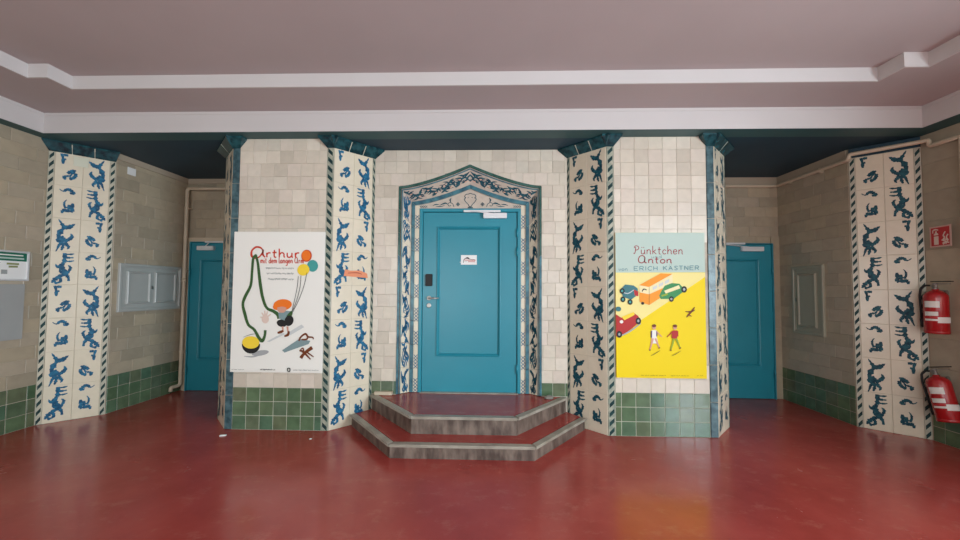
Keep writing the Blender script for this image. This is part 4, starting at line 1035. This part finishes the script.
# hatches in the alcoves
def hatch(name, F, a0, a1, b0, b1, panels, m, label):
    h = thing(name, label, 'hatch', tuple(F.pt(a0, b0, .008))); T = Matrix.Translation(-h.location) @ F.mw(0, 0, .008)
    obj('frame', rect_ring(a0, a1, b0, b1, [(0, -.006), (0, .018), (.006, .024), (.03, .024), (.036, .016), (.048, .014), (.05, .006)]), m, h, T)
    obj('leaf', boxes((a0 + .048, a1 - .048, b0 + .048, b1 - .048, -.004, .008)), m, h, T)
    for p0, p1 in panels:
        k = obj('panel', boxes((p0 + .03, p1 - .03, b0 + .12, b1 - .12, .006, .016)), m, h, T)
        obj('moulding', rect_ring(p0, p1, b0 + .09, b1 - .09, [(0, .006), (.004, .022), (.014, .030), (.024, .024), (.034, .010)]), m, h, T)
    obj('latch', boxes((((panels[0][1] + panels[-1][0]) / 2 - .008) if len(panels) > 1 else a0 + .052, ((panels[0][1] + panels[-1][0]) / 2 + .008) if len(panels) > 1 else a0 + .064, (b0 + b1) / 2 - .02, (b0 + b1) / 2 + .02, .008, .022)), M['steel'], h, T)
    return h
hatch('wall_hatch', Frame((XLA, 0, 0), (0, 1, 0)), 4.215, 5.09, 1.168, 1.755, ((4.31, 4.62), (4.68, 5.0)), M['hatch'], 'wide pale grey hatch with two moulded panels in the left alcove')
hatch('wall_hatch', Frame((XRA, 0, 0), (0, -1, 0)), -4.935, -4.478, .925, 1.787, ((-4.85, -4.575),), M['hatchg'], 'upright green-grey hatch with a single moulded panel in the right alcove')

# small labels
Fll = Frame((XLA, 0, 0), (0, 1, 0))
o = obj('paper_label', bevbox(4.27, 4.375, 2.845, 2.935, 0, .003, .001, 1), M['paper'], None, Fll.mw(0, 0, .009)); tag(o, 'small white square label high on the left alcove wall', 'label')
o = obj('paper_label', bevbox(.185, .30, 2.82, 2.925, 0, .003, .001, 1), flat('label_ivory', (.62, .62, .50)), None, Fp.mw(0, 0, .0105)); tag(o, 'pale blank label at the top of the left decorated pillar', 'label')
Fi = Frame((pier(-1, KI), YF, 0), (1, 1, 0))
stk = thing('sticker', 'faded orange sticker across the tiles of the left pier', 'sticker', tuple(Fi.pt(.12, 1.62, .0105)))
T = Matrix.Translation(-stk.location)
oc = flat('sticker_orange', (.72, .27, .14))
bm = bmesh.new(); v = [bm.verts.new(p) for p in ((.125, 1.60, 0), (.40, 1.585, 0), (.39, 1.635, 0), (.31, 1.665, 0), (.2, 1.66, 0), (.14, 1.672, 0))]
f = bm.faces.new(v); r = bmesh.ops.extrude_face_region(bm, geom=[f]); [setattr(q.co, 'z', q.co.z + .0012) for q in r['geom'] if isinstance(q, bmesh.types.BMVert)]
obj('backing', bm, oc, stk, T @ Fi.mw(0, 0, .0105))
A = Art(stk, Fi, lambda p: (p[0], p[1]), .0118)
A.k = 1; A.line('printed_line', P_('dull_red', (.45, .10, .06)), [(.17, 1.632, .008), (.27, 1.64, .012), (.33, 1.625, .008)]); A.done()

# pipes
hp = tag(obj('heating_pipe', tube([(-4.412, 4.98, .03), (-4.412, 4.98, .085), (-4.38, 5.095, .085), (-4.38, 5.095, 2.895), (-3.10, 5.095, 2.895)], .024, 12), M['pipe'], smooth=True), 'cream pipe rising in the left alcove corner and turning above the door', 'pipe')
obj('coupling', tube([(-4.38, 5.095, 1.54), (-4.38, 5.095, 1.60)], .031, 12), M['pipe'], hp, smooth=True)
for z in (.55, 1.7, 2.6): obj('clip', boxes((-4.412, -4.348, 5.09, 5.16, z, z + .02)), M['pipe'], hp)
zp = 2.925
rp = tag(obj('heating_pipe', tube([(2.62, 5.125, zp), (3.955, 5.125, zp), (3.955, 4.16, zp), (3.955, 4.10, zp), (3.955, 4.10, zp + .055), (4.325, 3.755, zp + .055), (4.35, 3.70, zp + .055), (4.35, 3.70, zp - .01), (4.355, 3.46, zp - .01), (4.355, 3.455, zp - .03), (4.355, 3.455, .02)], .021, 12), M['pipe'], smooth=True), 'cream pipe running high along the right alcove and over the right decorated pillar', 'pipe')
for y in (4.9, 4.45): obj('clip', boxes((3.95, 4.0, y, y + .02, zp - .028, zp + .028)), M['pipe'], rp)
for z in (2.3, 1.62, .8): obj('clip', boxes((4.345, 4.395, 3.445, 3.465, z, z + .02)), M['pipe'], rp)

# fire extinguisher sign, standing off the wall at an angle
Fs = Frame((4.372, 3.745, 0), (4.338 - 4.372, 3.545 - 3.745, 0))
sg = thing('extinguisher_sign', 'square red and white fire extinguisher sign above the red extinguishers', 'sign', tuple(Fs.pt(0, 1.905, 0))); T = Matrix.Translation(-sg.location)
obj('plate', boxes((0, .2, 1.905, 2.11, -.003, 0)), P_('sign_border', (.62, .40, .34)), sg, T @ Fs.mw(0, 0, 0))
obj('bracket', boxes((.02, .05, 1.94, 2.07, -.022, -.003)), M['alu'], sg, T @ Fs.mw(0, 0, 0))
A = Art(sg, Fs, lambda p: (p[0] / 100 * .2, 1.905 + p[1] / 100 * .205), .0002)
sw = P_('sign_white', (.74, .60, .52)); A.poly('field', M['signred'], [(7, 7), (93, 7), (93, 93), (7, 93)])
A.poly('extinguisher_symbol', sw, [(20, 12), (42, 12), (42, 54), (20, 54)]); A.ell('extinguisher_symbol', sw, 31, 60, 11, 8); A.poly('extinguisher_symbol', sw, [(27, 66), (35, 66), (35, 76), (27, 76)]); A.line('extinguisher_symbol', sw, [(16, 68, 5), (18, 82, 6), (32, 84, 7), (42, 80, 4)])
A.poly('symbol_band', M['signred'], [(20, 52), (42, 52), (42, 57), (20, 57)])
for q in ([(62, 10), (74, 24), (62, 30), (70, 44), (64, 52), (74, 70)], [(74, 12), (84, 30), (78, 42), (86, 56)], [(56, 30), (70, 34), (88, 28)], [(60, 16), (74, 20), (90, 16)]): A.line('flame_symbol', sw, [(*p, 6) for p in q])
A.done()

def extinguisher(label, x, y, z, tilt):
    e = thing('fire_extinguisher', label, 'extinguisher', rot=Matrix.Translation((x, y, z)) @ Matrix.Rotation(tilt, 4, 'X'))
    e['group'] = 'red fire extinguishers on the right wall'
    R = .083
    obj('cylinder', lathe([(.05, -.0), (.074, .004), (R, .018), (R, .335), (R * .97, .36), (R * .8, .385), (R * .5, .402), (.024, .41), (.024, .42), (.001, .42)], 32), M['red'], e, smooth=True)
    obj('skirt', lathe([(R * .9, -.006), (R * 1.015, -.004), (R * 1.015, .02), (R * .99, .022)], 32), M['red'], e, smooth=True)
    def patch(nm, a0, a1, z0, z1, m):
        bm = bmesh.new(); n = 10; rr = R + .0012; rows = []
        for i in range(n + 1):
            a = math.radians(a0 + (a1 - a0) * i / n); rows.append((bm.verts.new((rr * math.cos(a), rr * math.sin(a), z0)), bm.verts.new((rr * math.cos(a), rr * math.sin(a), z1))))
        for p, q in zip(rows, rows[1:]): bm.faces.new((p[0], q[0], q[1], p[1]))
        obj(nm, bm, m, e, smooth=True)
    patch('label', 165, 235, .245, .305, M['label']); patch('label', 165, 228, .165, .205, M['label']); patch('label', 172, 226, .145, .158, M['signred'])
    patch('white_band', 180, 300, .115, .158, M['label']) if 0 else patch('white_band', 225, 330, .10, .155, M['label']); patch('white_band', 165, 226, .118, .136, M['label'])
    obj('valve', lathe([(.001, .415), (.02, .415), (.02, .432), (.014, .436), (.014, .462), (.018, .466), (.018, .478), (.001, .478)], 18), M['steel'], e, smooth=True)
    obj('gauge', tube([(-.012, 0, .45), (-.034, 0, .45)], .013, 14), M['steel'], e)
    obj('lever', bevbox(-.012, .012, -.135, .03, .488, .497, .002, 1), M['black'], e); obj('carry_handle', bevbox(-.011, .011, -.115, .02, .466, .473, .002, 1), M['steel'], e)
    obj('hose', tube([(0, .018, .452), (-.01, .07, .458), (-.02, .10, .43), (-.03, .104, .36), (-.03, .10, .25), (-.03, .095, .12)], .009, 10), M['black'], e, smooth=True)
    obj('nozzle', tube([(-.03, .095, .13), (-.03, .09, .05)], .013, 12), M['black'], e, smooth=True)
    obj('wall_bracket', boxes((.075, .10, -.02, .02, .1, .40), (.02, .1, -.012, .012, .402, .412)), M['steel'], e)
extinguisher('upper red fire extinguisher with white bands, hanging upright beside the right pillar', 4.287, 3.645, 1.075, 0)
extinguisher('lower red fire extinguisher with white bands, leaning askew near the floor', 4.287, 3.575, .262, math.radians(-13))

# litter
o = obj('litter', bevbox(-.03, .03, -.012, .012, 0, .010, .003), M['paper'], None, Matrix.Translation((-2.64, 3.60, 0)) @ Matrix.Rotation(.3, 4, 'Z')); tag(o, 'small crumpled white scrap on the floor before the left pier', 'litter')
o = obj('litter', bevbox(-.012, .012, -.008, .008, 0, .006, .002), M['paper'], None, Matrix.Translation((-1.74, 3.56, 0))); tag(o, 'tiny white fleck on the floor near the left pier corner', 'litter')
bm = bmesh.new(); bmesh.ops.create_icosphere(bm, subdivisions=2, radius=.035)
for v in bm.verts: v.co = Vector((v.co.x * (1.4 + random.uniform(-.15, .15)), v.co.y * random.uniform(.8, 1), max(-.0, v.co.z + .012) * random.uniform(.7, .85)))
o = obj('stone', bm, M['stone'], None, Matrix.Translation((.64, 4.02, STEP))); tag(o, 'grey lump of stone on the top step by the right jamb', 'stone')
print('objects', len(bpy.data.objects))
